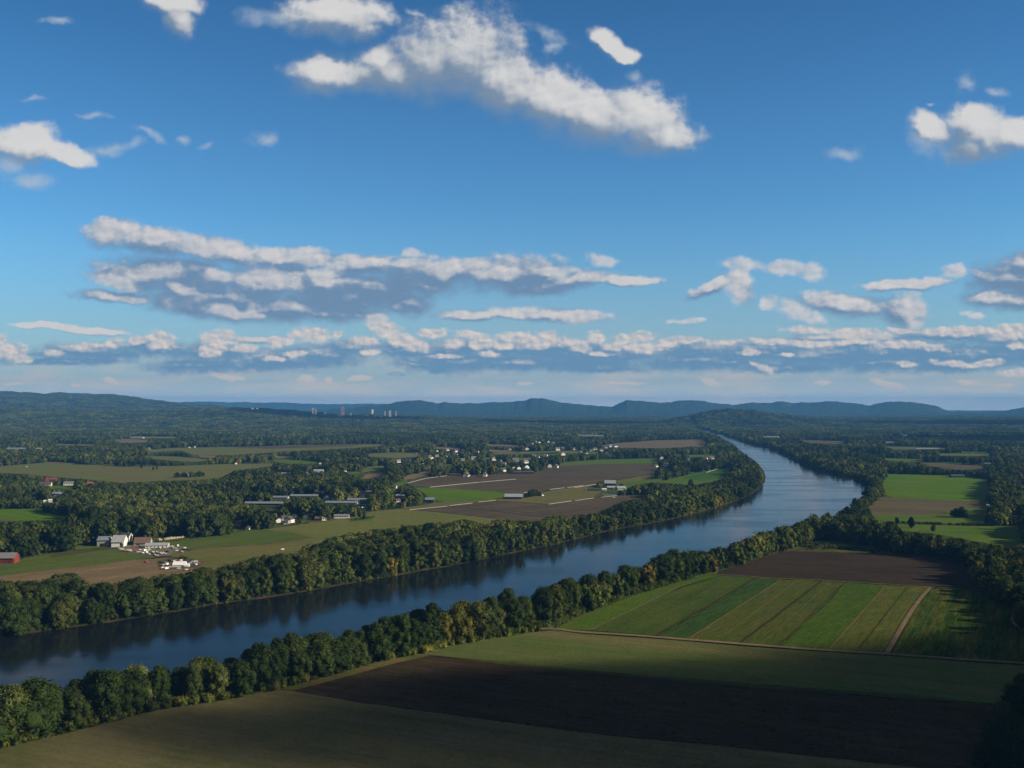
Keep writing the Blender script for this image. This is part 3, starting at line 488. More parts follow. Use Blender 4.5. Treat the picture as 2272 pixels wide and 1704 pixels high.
field('field', [(965, 992), (1025, 994), (1022, 998), (968, 996)], tan, 0.4)
field('field', [(252, 975), (300, 975), (336, 978), (325, 982), (268, 983)], tan, 0.4)
field('field', [(290, 968), (395, 969), (395, 973), (300, 973)], far_olive, 0.4)

field('field', [(120, 984), (212, 987), (212, 990), (125, 988)], far_olive, 0.4)
field('field', [(440, 1010), (480, 1012), (478, 1016), (445, 1015)], tan, 0.4)
field('field', [(543, 1086), (612, 1088), (612, 1092), (548, 1091)], fallow, 0.4)
field('field', [(585, 1129), (622, 1131), (622, 1137), (588, 1136)], fallow, 0.4)
field('field', [(110, 1078), (170, 1080), (172, 1086), (120, 1084)], grn2, 0.4)
field('field', [(780, 1150), (826, 1149), (828, 1156), (776, 1158)], grn2, 0.5)
field('field', [(1180, 1006), (1240, 1004), (1240, 1009), (1190, 1010)], grn2, 0.4)
field('field', [(1300, 1003), (1330, 1004), (1330, 1008), (1300, 1008)], grn2, 0.4)
field('field', [(1520, 1009), (1590, 1009), (1590, 1014), (1525, 1014)], grn2, 0.4)
field('field', [(985, 1030), (1010, 1030), (1008, 1036), (985, 1036)], grn2, 0.4)
field('field', [(330, 1012), (400, 1013), (470, 1022), (430, 1025), (340, 1019)], far_olive, 0.4)
field('field', [(1130, 1018), (1180, 1016), (1180, 1020), (1135, 1022)], far_olive, 0.4)
field('field', [(2080, 1006), (2200, 1008), (2200, 1012), (2090, 1011)], far_olive, 0.4)

# ------------------------------------------------------------------ buildings
class MB:
    """collects faces for one mesh"""
    def __init__(s): s.v = []; s.f = []
    def poly(s, pts): n = len(s.v); s.v += [tuple(p) for p in pts]; s.f.append(tuple(range(n, n+len(pts))))
    def box(s, x0, x1, y0, y1, z0, z1):
        a = [(x0, y0), (x1, y0), (x1, y1), (x0, y1)]
        for i in range(4):
            p, q = a[i], a[(i+1) % 4]; s.poly([(p[0], p[1], z0), (q[0], q[1], z0), (q[0], q[1], z1), (p[0], p[1], z1)])
        s.poly([(p[0], p[1], z1) for p in a]); s.poly([(p[0], p[1], z0) for p in reversed(a)])
    def cyl(s, p0, p1, r0, r1, n=8):
        p0, p1 = Vector(p0), Vector(p1); d = (p1-p0).normalized(); a = d.orthogonal().normalized(); b = d.cross(a)
        A = [p0+(a*math.cos(2*math.pi*i/n)+b*math.sin(2*math.pi*i/n))*r0 for i in range(n)]
        B = [p1+(a*math.cos(2*math.pi*i/n)+b*math.sin(2*math.pi*i/n))*r1 for i in range(n)]
        for i in range(n): s.poly([A[i], A[(i+1) % n], B[(i+1) % n], B[i]])
        s.poly(list(reversed(A))); s.poly(B)
    def make(s, name, m, parent=None, loc=(0, 0, 0), rz=0.0): return link(name, mesh_np(name, s.v, s.f, [m]), parent, loc, rz)
_mc = {}
def paint(name, c_, **k):
    if name not in _mc: _mc[name] = plain_mat(name, c_, **k)
    return _mc[name]
WHITE = paint('white_clapboard', (0.78, 0.76, 0.71), var=0.15); CREAM = paint('cream_paint', (0.72, 0.64, 0.50), var=0.15); REDW = paint('red_barn_paint', (0.22, 0.035, 0.028), var=0.3)
BRICK = paint('brick_wall', (0.34, 0.17, 0.12), var=0.25, scale=3.0); BROWNW = paint('weathered_boards', (0.12, 0.085, 0.065), var=0.35, scale=1.5); GREYW = paint('grey_siding', (0.34, 0.35, 0.36), var=0.2)
METAL = paint('metal_roofing', (0.46, 0.50, 0.55), var=0.25, rough=0.4, metal=0.3, scale=0.4); DARKR = paint('dark_shingle', (0.085, 0.085, 0.09), var=0.3, scale=2.0); GREYR = paint('grey_shingle', (0.20, 0.205, 0.215), var=0.25, scale=2.0)
REDR = paint('red_roofing', (0.24, 0.085, 0.065), var=0.3, scale=1.2); BROWNR = paint('brown_shingle', (0.17, 0.11, 0.085), var=0.3, scale=2.0); GLASS = paint('window_glass', (0.03, 0.035, 0.045), rough=0.15, spec=0.8)
PLAST = paint('white_plastic', (0.78, 0.79, 0.80), var=0.08, rough=0.4); BLUEG = paint('blue_grey_metal', (0.20, 0.25, 0.30), var=0.2, rough=0.5, scale=0.3); TANP = paint('tan_concrete', (0.34, 0.31, 0.28), var=0.1); REDB = paint('red_brick_tower', (0.21, 0.16, 0.155), var=0.15)
DARKW = paint('dark_boards', (0.045, 0.045, 0.045), var=0.3); GREENW = paint('dark_green_siding', (0.05, 0.085, 0.08), var=0.2)
LAMPS = []
NOTREE = []        # parts of the picture a building fills
def gable(name, label, cat, cx, yb, w_px, hw, hr, depth, wall, roof, rz=0.0, group=None, ridge='x', windows=0, door=None, chim=False, z=0.0, w_m=None, detail=True):
    """gabled building: ridge along its length; cx,yb its foot at the near side in the photograph"""
    X, Y = gp(cx, yb, z) if Yover is None else ((cx-CX_PX)*Yover/F_PX, Yover)
    w = w_m or w_px*Y/F_PX; L, D_ = (w, depth) if ridge == 'x' else (depth, w)
    root = bpy.data.objects.new(name, None); COL.objects.link(root); root.empty_display_size = 2
    ang_ = math.radians(rz)+(math.pi/2 if ridge == 'y' else 0)
    root.location = (X, Y+depth/2, z); root.rotation_euler = (0, 0, ang_); tag(root, label, cat, group)
    a, b = L/2, D_/2; m = MB()
    for y_ in (-b, b): m.poly([(-a, y_, 0), (a, y_, 0), (a, y_, hw), (-a, y_, hw)] if y_ < 0 else [(a, y_, 0), (-a, y_, 0), (-a, y_, hw), (a, y_, hw)])
    for x_ in (a, -a):
        p = [(x_, -b, 0), (x_, b, 0), (x_, b, hw), (x_, 0, hw+hr), (x_, -b, hw)]; m.poly(p if x_ > 0 else list(reversed(p)))
    m.make('wall', wall, root)
    r = MB(); o = 0.05*D_+0.25; e = 0.35; th = 0.25; sl = hr/b
    for s_ in (-1, 1):
        p = [(-a-e, s_*(b+o), hw-o*sl), (a+e, s_*(b+o), hw-o*sl), (a+e, 0, hw+hr), (-a-e, 0, hw+hr)]
        if s_ > 0: p = [p[1], p[0], p[3], p[2]]
        q = [(x_, y_, z_+th) for x_, y_, z_ in p]; r.poly(q); r.poly(list(reversed([(x_, y_, z_+0.02) for x_, y_, z_ in p])))
        for i in range(4): r.poly([(p[i][0], p[i][1], p[i][2]+.02), (p[(i+1) % 4][0], p[(i+1) % 4][1], p[(i+1) % 4][2]+.02), q[(i+1) % 4], q[i]])
    rf = r.make('roof', roof, root)
    if chim:
        c_ = MB(); c_.box(a*0.3, a*0.3+0.9, -0.45, 0.45, hw+hr*0.5, hw+hr+1.2); c_.make('chimney', BRICK, rf)
    if detail:
        for k in range(windows):
            x_ = -a+(k+0.5)*2*a/windows
            for fl in range(1 if hw < 4.6 else 2):
                g_ = MB(); g_.box(x_-0.55, x_+0.55, -b-0.06, -b+0.05, 1.0+fl*2.7, 2.5+fl*2.7); g_.make('window', GLASS, root)
        if door:
            dx, dw, dh = door; g_ = MB(); g_.box(dx*a-dw/2, dx*a+dw/2, -b-0.08, -b+0.05, 0, dh); g_.make('door', DARKW, root)
        if windows or door:
            for y_ in (-b*0.45, b*0.45):
                g_ = MB(); g_.box(a-0.05, a+0.06, y_-0.5, y_+0.5, hw*0.35, hw*0.35+1.4); g_.make('window', GLASS, root)
    x0, y0 = px(X-w/2-1, Y, z); NOTREE.append((x0, cx+(cx-x0), HY_PX+F_PX*(CAM_Z-z-hw-hr)/(Y+depth/2)-1, yb+1, Y))
    return root
Yover = None
HOUSEG = 'houses of the valley'
# the left farm
gable('barn', 'big white barn with pale metal roof and open dark doorway behind the farm cars', 'barn', 259, 1214, 27, 6.2, 6.0, 17, WHITE, METAL, 6, windows=0, door=(0.62, 3.2, 4.2))
gable('barn', 'shaded grey barn with bluish roof joined to the left end of the white barn', 'barn', 227, 1213, 26, 7.5, 3.2, 14, GREYW, BLUEG, 6, door=(-0.3, 3, 3.6))
gable('farmhouse', 'tall white farmhouse with dark roof and bright gable between the barns', 'house', 277, 1203, 24, 6.5, 4.0, 9, WHITE, DARKR, -12, windows=4, chim=True)
gable('barn', 'low barn with brown-grey shingle roof beside the parked farm cars', 'barn', 313, 1211, 35, 3.6, 5.2, 13, GREYW, BROWNR, 8, windows=3, door=(-0.4, 2.6, 3))
gable('shed', 'long low white shed with pale metal roof at the right of the farm yard', 'shed', 346, 1216, 49, 3.0, 2.2, 9, WHITE, METAL, 10, windows=6)
gable('barn', 'red barn with grey roof at the edge of the green field', 'barn', 8, 1251, 42, 6.0, 4.2, 14, REDW, GREYR, 4, door=(0.5, 2.6, 3.2), windows=3)
gable('greenhouse', 'white plastic greenhouse on bare soil among parked machinery', 'greenhouse', 396, 1259, 27, 2.6, 2.6, 8, PLAST, PLAST, 6)
gable('greenhouse', 'short white plastic greenhouse beside the larger one on bare soil', 'greenhouse', 413, 1259, 10, 2.0, 1.3, 5, PLAST, PLAST, 6)
gable('shed', 'small grey shed at the right end of the machinery yard', 'shed', 433, 1252, 8, 2.2, 1.2, 4, GREYW, METAL, 10)
# hamlet on the left
gable('farmhouse', 'cream farmhouse with long dark roof in the left hamlet', 'house', 98, 1079, 26, 4.2, 4.0, 11, CREAM, DARKR, 10, windows=5)
gable('church', 'small building with steep red roof behind the cream farmhouse', 'chapel', 102, 1071, 8, 6.0, 8.5, 8, REDW, REDR, 30, ridge='y')
gable('barn', 'long low barn with dull red roof behind the left hamlet', 'barn', 115, 1067, 17, 3.2, 3.0, 9, REDW, REDR, 3)
gable('farmhouse', 'white house with bright gable on a lawn right of the cream farmhouse', 'house', 150, 1077, 20, 4.2, 3.2, 10, WHITE, GREYR, 12, windows=4)
gable('farmhouse', 'brick house with red roof at the right end of the left hamlet', 'house', 198, 1077, 12, 3.6, 3.2, 9, BRICK, REDR, 15, windows=2)
gable('barn', 'grey roofed barn among trees below the left hamlet', 'barn', 127, 1101, 25, 3.2, 3.6, 11, WHITE, BLUEG, 8, windows=3)
gable('shed', 'bright white shed among dark trees below the grey roofed barn', 'shed', 111, 1115, 9, 3.6, 1.6, 6, WHITE, PLAST, 8)
gable('shed', 'pale low shed touching the bright white shed below the left hamlet', 'shed', 101, 1115, 11, 2.2, 1.4, 6, CREAM, PLAST, 8)
gable('shed', 'small white shed half hidden by trees left of the grey roofed barn', 'shed', 75, 1098, 6, 2.5, 1.3, 5, WHITE, PLAST, 0)
gable('shed', 'low white shed just below another one at the edge of the left woods', 'shed', 77, 1107, 5, 1.6, 1.0, 4, WHITE, PLAST, 0)
# long barns and houses right of the woods
for i, (x, y, w_, hw_, hr_, d_, lab) in enumerate([(585, 1121, 86, 3.0, 2.2, 12, 'longest grey barn half hidden behind trees, left of the others'), (622, 1107, 34, 2.6, 2.0, 10, 'short grey barn between the two longest ones'), (674, 1105, 62, 3.4, 2.4, 11, 'long grey barn with bluish roof right of the tree belt'),
                                                    (757, 1119, 72, 2.6, 2.2, 12, 'long low grey barn above the white ranch house'), (792, 1113, 44, 3.0, 2.2, 11, 'grey roofed barn behind the long low one')]):
    gable('long_barn', lab, 'barn', x, y, w_, hw_, hr_, d_, DARKW if i in (0, 2) else GREYW, BLUEG, -3, group='long grey barns beside the woods')
gable('ranch_house', 'long white ranch house with grey roof on a green lawn by the hay field', 'house', 757, 1150, 33, 3.2, 2.0, 10, WHITE, GREYR, 6, windows=6, chim=True)
gable('brick_house', 'low brick house with brown roof left of the white ranch house', 'house', 708, 1155, 19, 3.0, 2.2, 10, BRICK, BROWNR, -6, windows=3)
gable('farmhouse', 'white house with steep gable amid the trees above the long barns', 'house', 812, 1098, 24, 3.6, 3.0, 10, WHITE, GREYR, 14, windows=3)
gable('barn', 'white barn with pale roof at the woods edge, far centre-left', 'barn', 706, 1048, 22, 3.6, 3.0, 12, WHITE, METAL, 4)
gable('barn', 'cream barn left of the white one at the woods edge', 'barn', 634, 1055, 22, 3.2, 3.2, 12, CREAM, GREYR, 8)
gable('barn', 'dark barn with grey roof beside the bright green field', 'barn', 953, 1115, 20, 4.6, 3.2, 13, DARKW, BLUEG, -4)
gable('farmhouse', 'dark roofed house hidden in trees left of the dark barn', 'house', 888, 1104, 20, 3.0, 2.4, 10, GREYW, BLUEG, 0)
gable('tobacco_barn', 'brown tobacco barn with pale metal roof alone between the brown fields', 'barn', 1140, 1108, 40, 4.6, 4.2, 14, BROWNW, METAL, -5, door=(0.3, 2.6, 3.2))
# farm group by the river bend
gable('tobacco_barn', 'large dark barn with grey metal roof at the back of the riverside farm', 'barn', 1355, 1079, 25, 6.0, 5.0, 16, DARKW, METAL, -8)
gable('barn', 'pale blue-grey barn in front of the large dark one', 'barn', 1357, 1086, 18, 3.6, 2.6, 12, GREYW, METAL, -4)
gable('barn', 'pale metal barn with rounded gable, rightmost of the riverside farm', 'barn', 1378, 1088, 20, 4.6, 2.8, 14, METAL, METAL, 14, windows=0, door=(0.5, 2.5, 3))
gable('shed', 'low dark shed with grey-green roof at the left of the riverside farm', 'shed', 1318, 1089, 30, 2.4, 1.8, 10, DARKW, GREENW, -6)
gable('shed', 'small white shed in front of the low dark one at the riverside farm', 'shed', 1341, 1089, 10, 2.8, 1.4, 6, WHITE, PLAST, -4)
gable('greenhouse', 'low pale greenhouse in the brown field below the riverside farm', 'greenhouse', 1354, 1101, 28, 1.4, 0.7, 6, PLAST, BLUEG, -3)
# right bank
gable('barn', 'dark green barn at the top edge of the vivid green field', 'barn', 2126, 1060, 30, 4.2, 2.4, 12, GREENW, GREENW, 0)
gable('farmhouse', 'white house with grey roof among trees right of the vivid green field', 'house', 2262, 1076, 12, 5.0, 3.0, 9, WHITE, GREYR, 0, windows=2)
gable('farmhouse', 'pale house glimpsed between dark trees below the vivid green field', 'house', 2254, 1153, 14, 3.2, 2.6, 9, GREYW, GREYR, 0, windows=2)
gable('shed', 'pale roofed shed above the tree row, far right bank', 'shed', 2192, 1031, 13, 2.6, 1.8, 9, GREYW, METAL, 0)
gable('shed', 'white shed at the end of the brown field on the right bank', 'shed', 2194, 1124, 5, 2.0, 1.2, 5, WHITE, PLAST, 0)
gable('greenhouse', 'long low row of pale greenhouses on the right bank', 'greenhouse', 2058, 997, 50, 1.8, 1.4, 10, PLAST, METAL, 0)
# far long roofs
for x, y, w_, lab in [(1240, 966, 60, 'long white warehouse roof beyond the village'), (1305, 968, 46, 'white warehouse right of the longest one beyond the village'), (1334, 969, 12, 'cream end block right of the far warehouses'), (36, 998, 46, 'long white shed beyond the left woods'), (86, 998, 14, 'short white shed right of the long one beyond the left woods'),
                      (303, 973, 27, 'pale roofed farm building by a tan field in the far woods'), (362, 946, 14, 'white building far in the left forest'), (1712, 971, 34, 'white buildings by the far right river bank'), (1976, 984, 18, 'pale roof among far trees on the right bank'), (2011, 968, 12, 'pale blue roof in the far right woods'), (2200, 950, 28, 'pale strip building in the farthest right woods'), (785, 943, 9, 'white barn far off below the tall towers'), (798, 939, 17, 'thin pale roof far off behind the white barn')]:
    gable('warehouse', lab, 'warehouse', x, y, w_, 4.5, 2.0, 24, WHITE if 'white' in lab else TANP, METAL, 0)

# village and scattered white houses
rv = random.Random(77)
def houses(pts, where, grp, base=None):
    pts = sorted(pts); n = len(pts); words = []
    for k, (x, y, s_) in enumerate(pts):
        c_ = rv.random(); wall, wn = (WHITE, 'white') if c_ < 0.72 else ((CREAM, 'cream') if c_ < 0.9 else (GREYW, 'grey'))
        rf, rn = rv.choice([(GREYR, 'grey'), (DARKR, 'dark'), (BROWNR, 'brown')]); words.append((k, x, y, s_, wall, wn, rf, rn))
    seen = {}
    for k, x, y, s_, wall, wn, rf, rn in words:
        key = (wn, rn); seen[key] = seen.get(key, 0)+1
        tot = sum(1 for w_ in words if (w_[5], w_[7]) == key)
        lab = f'{wn} {rn}-roofed house {where}' + (f', {ordn(seen[key])} such from the left' if tot > 1 else '')
        Y = gp(x, y)[1]; w_m = s_*rv.uniform(8.5, 11.5)
        gable('house', lab, 'house', x, y, 0, 4.6*min(s_, 1.25), 3.2*s_, rv.uniform(8, 11), wall, rf, rv.uniform(-25, 35), group=grp, ridge='x' if rv.random() < 0.55 else 'y', w_m=w_m, windows=2 if Y < 2300 else 0, detail=Y < 2300)
ORD = 'first second third fourth fifth sixth seventh eighth ninth tenth eleventh twelfth thirteenth fourteenth fifteenth sixteenth seventeenth eighteenth nineteenth twentieth'.split()
def ordn(k): return ORD[k-1] if k <= 20 else f"{k}{'th' if k % 100 in (11, 12, 13) else {1: 'st', 2: 'nd', 3: 'rd'}.get(k % 10, 'th')}"
Z8 = lambda L: [(900+a/5.53, 960+(b+9)/5.53, s_) for a, b, s_ in L]
houses(Z8([(385, 228, .8), (510, 212, .9), (530, 247, .7), (617, 232, 1.3), (612, 275, 1.1), (705, 222, .9), (885, 235, .8), (340, 145, .8), (240, 243, 1), (298, 297, .9), (320, 317, 1), (382, 297, 1.1), (492, 295, .8)]), 'in the upper left of the village', 'houses of the village')
houses(Z8([(217, 395, 1), (430, 400, 1), (838, 328, 1.5), (1003, 332, .9), (1083, 338, 1.3), (1150, 345, .9), (1207, 390, 1), (1350, 350, 1.5), (1475, 372, 1.3), (1325, 442, .9), (1380, 445, .9), (1192, 470, 1.2), (1480, 440, 1.4), (1760, 420, 1.2), (1845, 425, 1.2), (700, 340, 1), (1650, 405, .8)]), 'among the village trees', 'houses of the village')
houses(Z8([(1272, 207, 1), (1490, 205, 1.2), (1573, 283, .9), (1625, 300, .8), (1720, 290, 1.1), (1865, 210, 1.3), (1930, 197, 1.2), (2070, 207, 1.1), (1930, 272, 1.3), (1605, 110, 1.2), (1635, 122, 1.1), (1710, 105, 1.3), (1750, 118, 1.1), (1810, 132, 1.2), (1550, 135, .8)]), 'behind the village', 'houses of the village')
Z3 = lambda L: [(1100+a/3.687, 850+(b+5)/3.687, s_) for a, b, s_ in L]
houses(Z3([(780, 553, 1), (812, 545, 1.2), (865, 553, 1.1), (900, 530, 1), (940, 520, 1.4), (980, 520, 1.3), (915, 578, 1), (955, 592, 1.2), (700, 560, .9), (740, 575, .7)]), 'above the brown field by the tree row', 'houses near the river bend')
houses(Z3([(1500, 595, 1.1), (1720, 618, .9), (1765, 622, 1.3), (1395, 679, 1.2), (1408, 717, .9), (1313, 682, .8), (1580, 640, 1.1), (1355, 620, 1.2)]), 'near the river bend', 'houses near the river bend')
Z2 = lambda L: [(500+a/3.687, 850+(b+5)/3.687, s_) for a, b, s_ in L]
houses(Z2([(95, 1162, .8), (185, 1195, .6), (430, 1138, .8), (470, 1120, .8), (515, 1138, 1.1), (495, 1150, .7), (560, 1095, .7), (665, 1107, .8), (800, 1120, .7), (820, 940, .7), (855, 938, .7), (1410, 970, .7), (1380, 860, .9), (1075, 985, .8)]), 'by the long grey barns', 'houses near the long grey barns')
houses(Z2([(775, 660, .7), (978, 725, .6), (1415, 650, 1.3), (1480, 640, 1), (1520, 650, 1.2), (80, 660, .6), (400, 725, .8), (1555, 575, .6), (665, 740, .6), (745, 722, .8)]), 'scattered beyond the woods', 'houses beyond the woods')
Z1 = lambda L: [(a/3.687, 850+(b+3)/3.687, s_) for a, b, s_ in L]
houses(Z1([(1220, 540, 1), (1545, 527, .7), (1585, 525, .8), (1922, 660, .6), (1540, 765, .9), (1578, 763, .7), (345, 1308, .5), (1765, 290, 1.6)]), 'on the far left plain', 'houses on the far left plain')
# white gabled barn end and dark barns at the front of the village
gable('barn', 'white barn with steep A-shaped gable facing the brown field', 'barn', 1034.5, 1058, 11, 3.5, 6.5, 26, WHITE, DARKR, -8, ridge='y')
gable('barn', 'long dark barn at the front edge of the village', 'barn', 1163, 1052, 43, 4.4, 2.4, 14, DARKW, DARKR, 3)
gable('barn', 'narrow white barn end with dark wing at the front of the village', 'barn', 1076, 1058, 7, 5.0, 4.2, 24, CREAM, DARKR, -5, ridge='y')
gable('barn', 'low dark barn left of the A-shaped gable', 'barn', 1010, 1055, 26, 2.6, 1.6, 10, GREENW, DARKR, -4)

# university towers far beyond the forest
Yover = 9300.0
TOWERS = [(759.5, 903, 923, 36, 26, REDB, 'tall reddish brick tower, highest of all the far towers', 'tower_block'), (694.5, 906, 922, 22, 18, TANP, 'pale tower left of the brick tower, leading one of a pair', 'tower_block'), (701, 909, 924, 16, 16, TANP, 'pale tower just behind its taller twin, far left of the brick tower', 'tower_block'),
          (721, 915, 922, 9, 12, TANP, 'small pale tower between the pale pair and the brick tower', 'tower_block'), (778.5, 916.5, 924, 9, 12, TANP, 'slim pale tower right of the brick tower', 'tower_block'), (854, 913, 924, 13, 14, TANP, 'pale tower, leftmost of the right-hand three', 'tower_block'), (865, 911.5, 928, 22, 14, TANP, 'widest pale tower, middle of the right-hand three', 'tower_block'), (878.5, 912.5, 925, 13, 14, TANP, 'pale tower, rightmost of the right-hand three', 'tower_block')]
for x, yt, yb, w_, d_, m_, lab, nm in TOWERS:
    X = (x-CX_PX)*Yover/F_PX; z0 = float(terrain(X, Yover))-4; z1 = CAM_Z-(yt-HY_PX)*Yover/F_PX
    root = bpy.data.objects.new('tower_block', None); COL.objects.link(root); root.location = (X, Yover, z0); root.rotation_euler = (0, 0, 0.35); tag(root, lab, 'tower', 'towers beyond the forest')
    b_ = MB(); b_.box(-w_/2, w_/2, -d_/2, d_/2, 0, z1-z0); b_.make('wall', m_, root)
    nf = int((z1-z0)/9)
    for k in range(nf): g_ = MB(); g_.box(-w_/2+1.5, w_/2-1.5, -d_/2-0.3, -d_/2+0.1, 3+k*9, 5.6+k*9); g_.make('window', GLASS, root)
    r_ = MB(); r_.box(-w_/5, w_/5, -d_/4, d_/4, z1-z0, z1-z0+3); r_.make('roof', GREYR, root)
    NOTREE.append((x-w_*F_PX/Yover/2-1, x+w_*F_PX/Yover/2+1, yt-1, yb, Yover-80))
for x, yt, yb, w_, lab in [(838, 922.5, 926.5, 55, 'long low pale hall left of the right-hand towers'), (749, 921, 925, 26, 'low pale hall left of the brick tower'), (760, 923, 926.5, 36, 'low cream hall at the foot of the brick tower'), (815, 920.5, 923.5, 18, 'small white hall between the brick tower and the right-hand three'), (886, 924.5, 928.5, 26, 'low pale hall right of the right-hand three towers'), (929, 933, 937, 55, 'wide low hall far right of the towers'), (657, 920.5, 922.5, 22, 'small pale hall left of the pale pair of towers'), (560, 905, 908, 12, 'small white block on the wooded rise, far left of the towers'), (571, 905, 908, 10, 'smaller white block right of the other on the wooded rise'), (165, 889, 891.5, 14, 'lone white building on the slope of the left hill'), (826.5, 908.5, 911, 12, 'white dome-like building on the slope above the towers')]:
    Yc = 9250.0
    if '560' in str(x) or x in (560, 571): Yc = 8300.0
    if x == 165: Yc = 11500.0
    if x == 826.5: Yc = 12500.0
    X = (x-CX_PX)*Yc/F_PX; zt = CAM_Z-(yt-HY_PX)*Yc/F_PX; zb = min(float(terrain(X, Yc)), zt-8)-2
    w2 = w_*Yc/F_PX/ (4.2 if w_ > 12 else 3.0)
    root = bpy.data.objects.new('hall', None); COL.objects.link(root); root.location = (X, Yc, zb); root.rotation_euler = (0, 0, 0.2); tag(root, lab, 'building', 'low buildings near the far towers')
    b_ = MB(); b_.box(-w2/2, w2/2, -8, 8, 0, zt-zb-1.5); b_.make('wall', WHITE if 'white' in lab else TANP, root)
    b_ = MB(); b_.box(-w2/2-.5, w2/2+.5, -8.5, 8.5, zt-zb-1.5, zt-zb); b_.make('roof', GREYR, root)
    NOTREE.append((x-w2*F_PX/Yc/2-1, x+w2*F_PX/Yc/2+1, yt-0.5, yb, Yc-60))
Yover = None

# ------------------------------------------------------------------ cars and vans
def vehicle_parts(kind):
    if kind == 'van': prof = [(-2.5, .35), (-2.5, 1.9), (-2.3, 2.15), (1.3, 2.15), (1.9, 1.3), (2.45, 1.1), (2.5, .35)]; L, gz = 2.5, (1.35, 2.0)
    else: prof = [(-2.2, .35), (-2.25, .85), (-1.9, .98), (-1.3, 1.42), (.3, 1.45), (1.0, .98), (2.1, .85), (2.2, .35)]; L, gz = 2.2, (1.02, 1.36)
    b_ = MB(); w_ = 0.9 if kind == 'car' else 1.0
    for s_ in (-1, 1):
        p = [(x_, s_*w_, z_) for x_, z_ in prof]; b_.poly(p if s_ > 0 else list(reversed(p)))
    for i in range(len(prof)):
        (x0, z0), (x1, z1) = prof[i], prof[(i+1) % len(prof)]; b_.poly([(x0, -w_, z0), (x1, -w_, z1), (x1, w_, z1), (x0, w_, z0)][::-1])
    g_ = MB(); x0, x1 = (-1.2, .35) if kind == 'car' else (0.2, 1.25)
    g_.box(x0, x1, -w_-.02, w_+.02, *gz)
    ws = []
    for sx in (-1, 1):
        for sy in (-1, 1):
            m = MB(); m.cyl((sx*L*0.62, sy*(w_-.22), .33), (sx*L*0.62, sy*(w_+.03), .33), .33, .33, 12); ws.append(m)
    return b_, g_, ws
VPROTO = {}
for k_ in ('car', 'van'):
    b_, g_, ws = vehicle_parts(k_); VPROTO[k_] = (mesh_np(k_+'_body', b_.v, b_.f), mesh_np(k_+'_glass', g_.v, g_.f, [GLASS]), [mesh_np('wheel', w_.v, w_.f, [DARKW]) for w_ in ws])
CCOL = {'white': (0.80, 0.80, 0.78), 'silver': (0.48, 0.50, 0.52), 'red': (0.42, 0.04, 0.04), 'dark blue': (0.04, 0.06, 0.13), 'black': (0.03, 0.03, 0.035), 'tan': (0.45, 0.36, 0.26), 'grey': (0.22, 0.23, 0.24)}
def cars(pts, where, grp):
    pts = sorted(pts); cnt = {}; tot = {}
    for x, y, k_, c_ in pts: tot[(k_, c_)] = tot.get((k_, c_), 0)+1
    for x, y, k_, c_ in pts:
        cnt[(k_, c_)] = cnt.get((k_, c_), 0)+1; X, Y = gp(x, y)
        bm, gm, wm = VPROTO[k_]; body = bm.copy(); body.materials.append(paint('car_paint_'+c_.replace(' ', '_'), CCOL[c_], var=0.05, rough=0.25, spec=0.6))
        o = bpy.data.objects.new('parked_'+k_, None); COL.objects.link(o); o.location = (X, Y, 0.55); o.rotation_euler = (0, 0, rv.uniform(-0.6, 0.6)+rv.choice((0, 1.4)))
        tag(o, f'{c_} {k_} parked {where}'+(f', {ordn(cnt[(k_, c_)])} of its colour from the left' if tot[(k_, c_)] > 1 else ''), k_, grp)
        link('body', body, o); link('window', gm, o)
        for w_ in wm: link('wheel', w_, o)
        NOTREE.append((x-5, x+5, y-5, y+1, Y))
Z6 = lambda L: [(200+a/8.193, 1160+(b+8)/8.193, k_, c_) for a, b, k_, c_ in L]
cars(Z6([(525, 470, 'car', 'tan'), (580, 488, 'car', 'white'), (625, 508, 'car', 'grey'), (710, 518, 'van', 'white'), (675, 522, 'car', 'red'), (895, 505, 'car', 'white'), (880, 542, 'car', 'white'), (850, 525, 'car', 'red'), (945, 556, 'car', 'white'), (990, 512, 'van', 'white'), (1008, 552, 'van', 'white'), (1065, 495, 'car', 'white'),
         (1055, 520, 'car', 'silver'), (1060, 575, 'car', 'silver'), (1155, 540, 'car', 'white'), (1130, 565, 'car', 'black'), (1170, 595, 'car', 'silver'), (1235, 603, 'car', 'tan'), (1270, 575, 'car', 'red'), (1312, 572, 'van', 'white'), (1355, 572, 'car', 'silver'), (1210, 570, 'car', 'black'), (1200, 540, 'car', 'silver'), (1100, 550, 'car', 'dark blue'), (820, 435, 'car', 'red'), (850, 405, 'car', 'white'),
         (905, 400, 'car', 'white'), (870, 345, 'van', 'white'), (900, 445, 'car', 'black')]), 'in the farm yard', 'cars in the farm yard')
cars(Z6([(1450, 440, 'car', 'silver'), (1490, 437, 'car', 'white'), (1597, 428, 'van', 'white'), (1722, 467, 'car', 'white'), (1535, 476, 'car', 'silver'), (1500, 465, 'car', 'tan'), (1570, 515, 'car', 'silver'), (1655, 535, 'car', 'silver'), (1260, 468, 'car', 'silver'), (1330, 465, 'car', 'tan'), (1400, 532, 'car', 'dark blue'), (1800, 510, 'car', 'black')]), 'right of the long shed', 'cars right of the long shed')
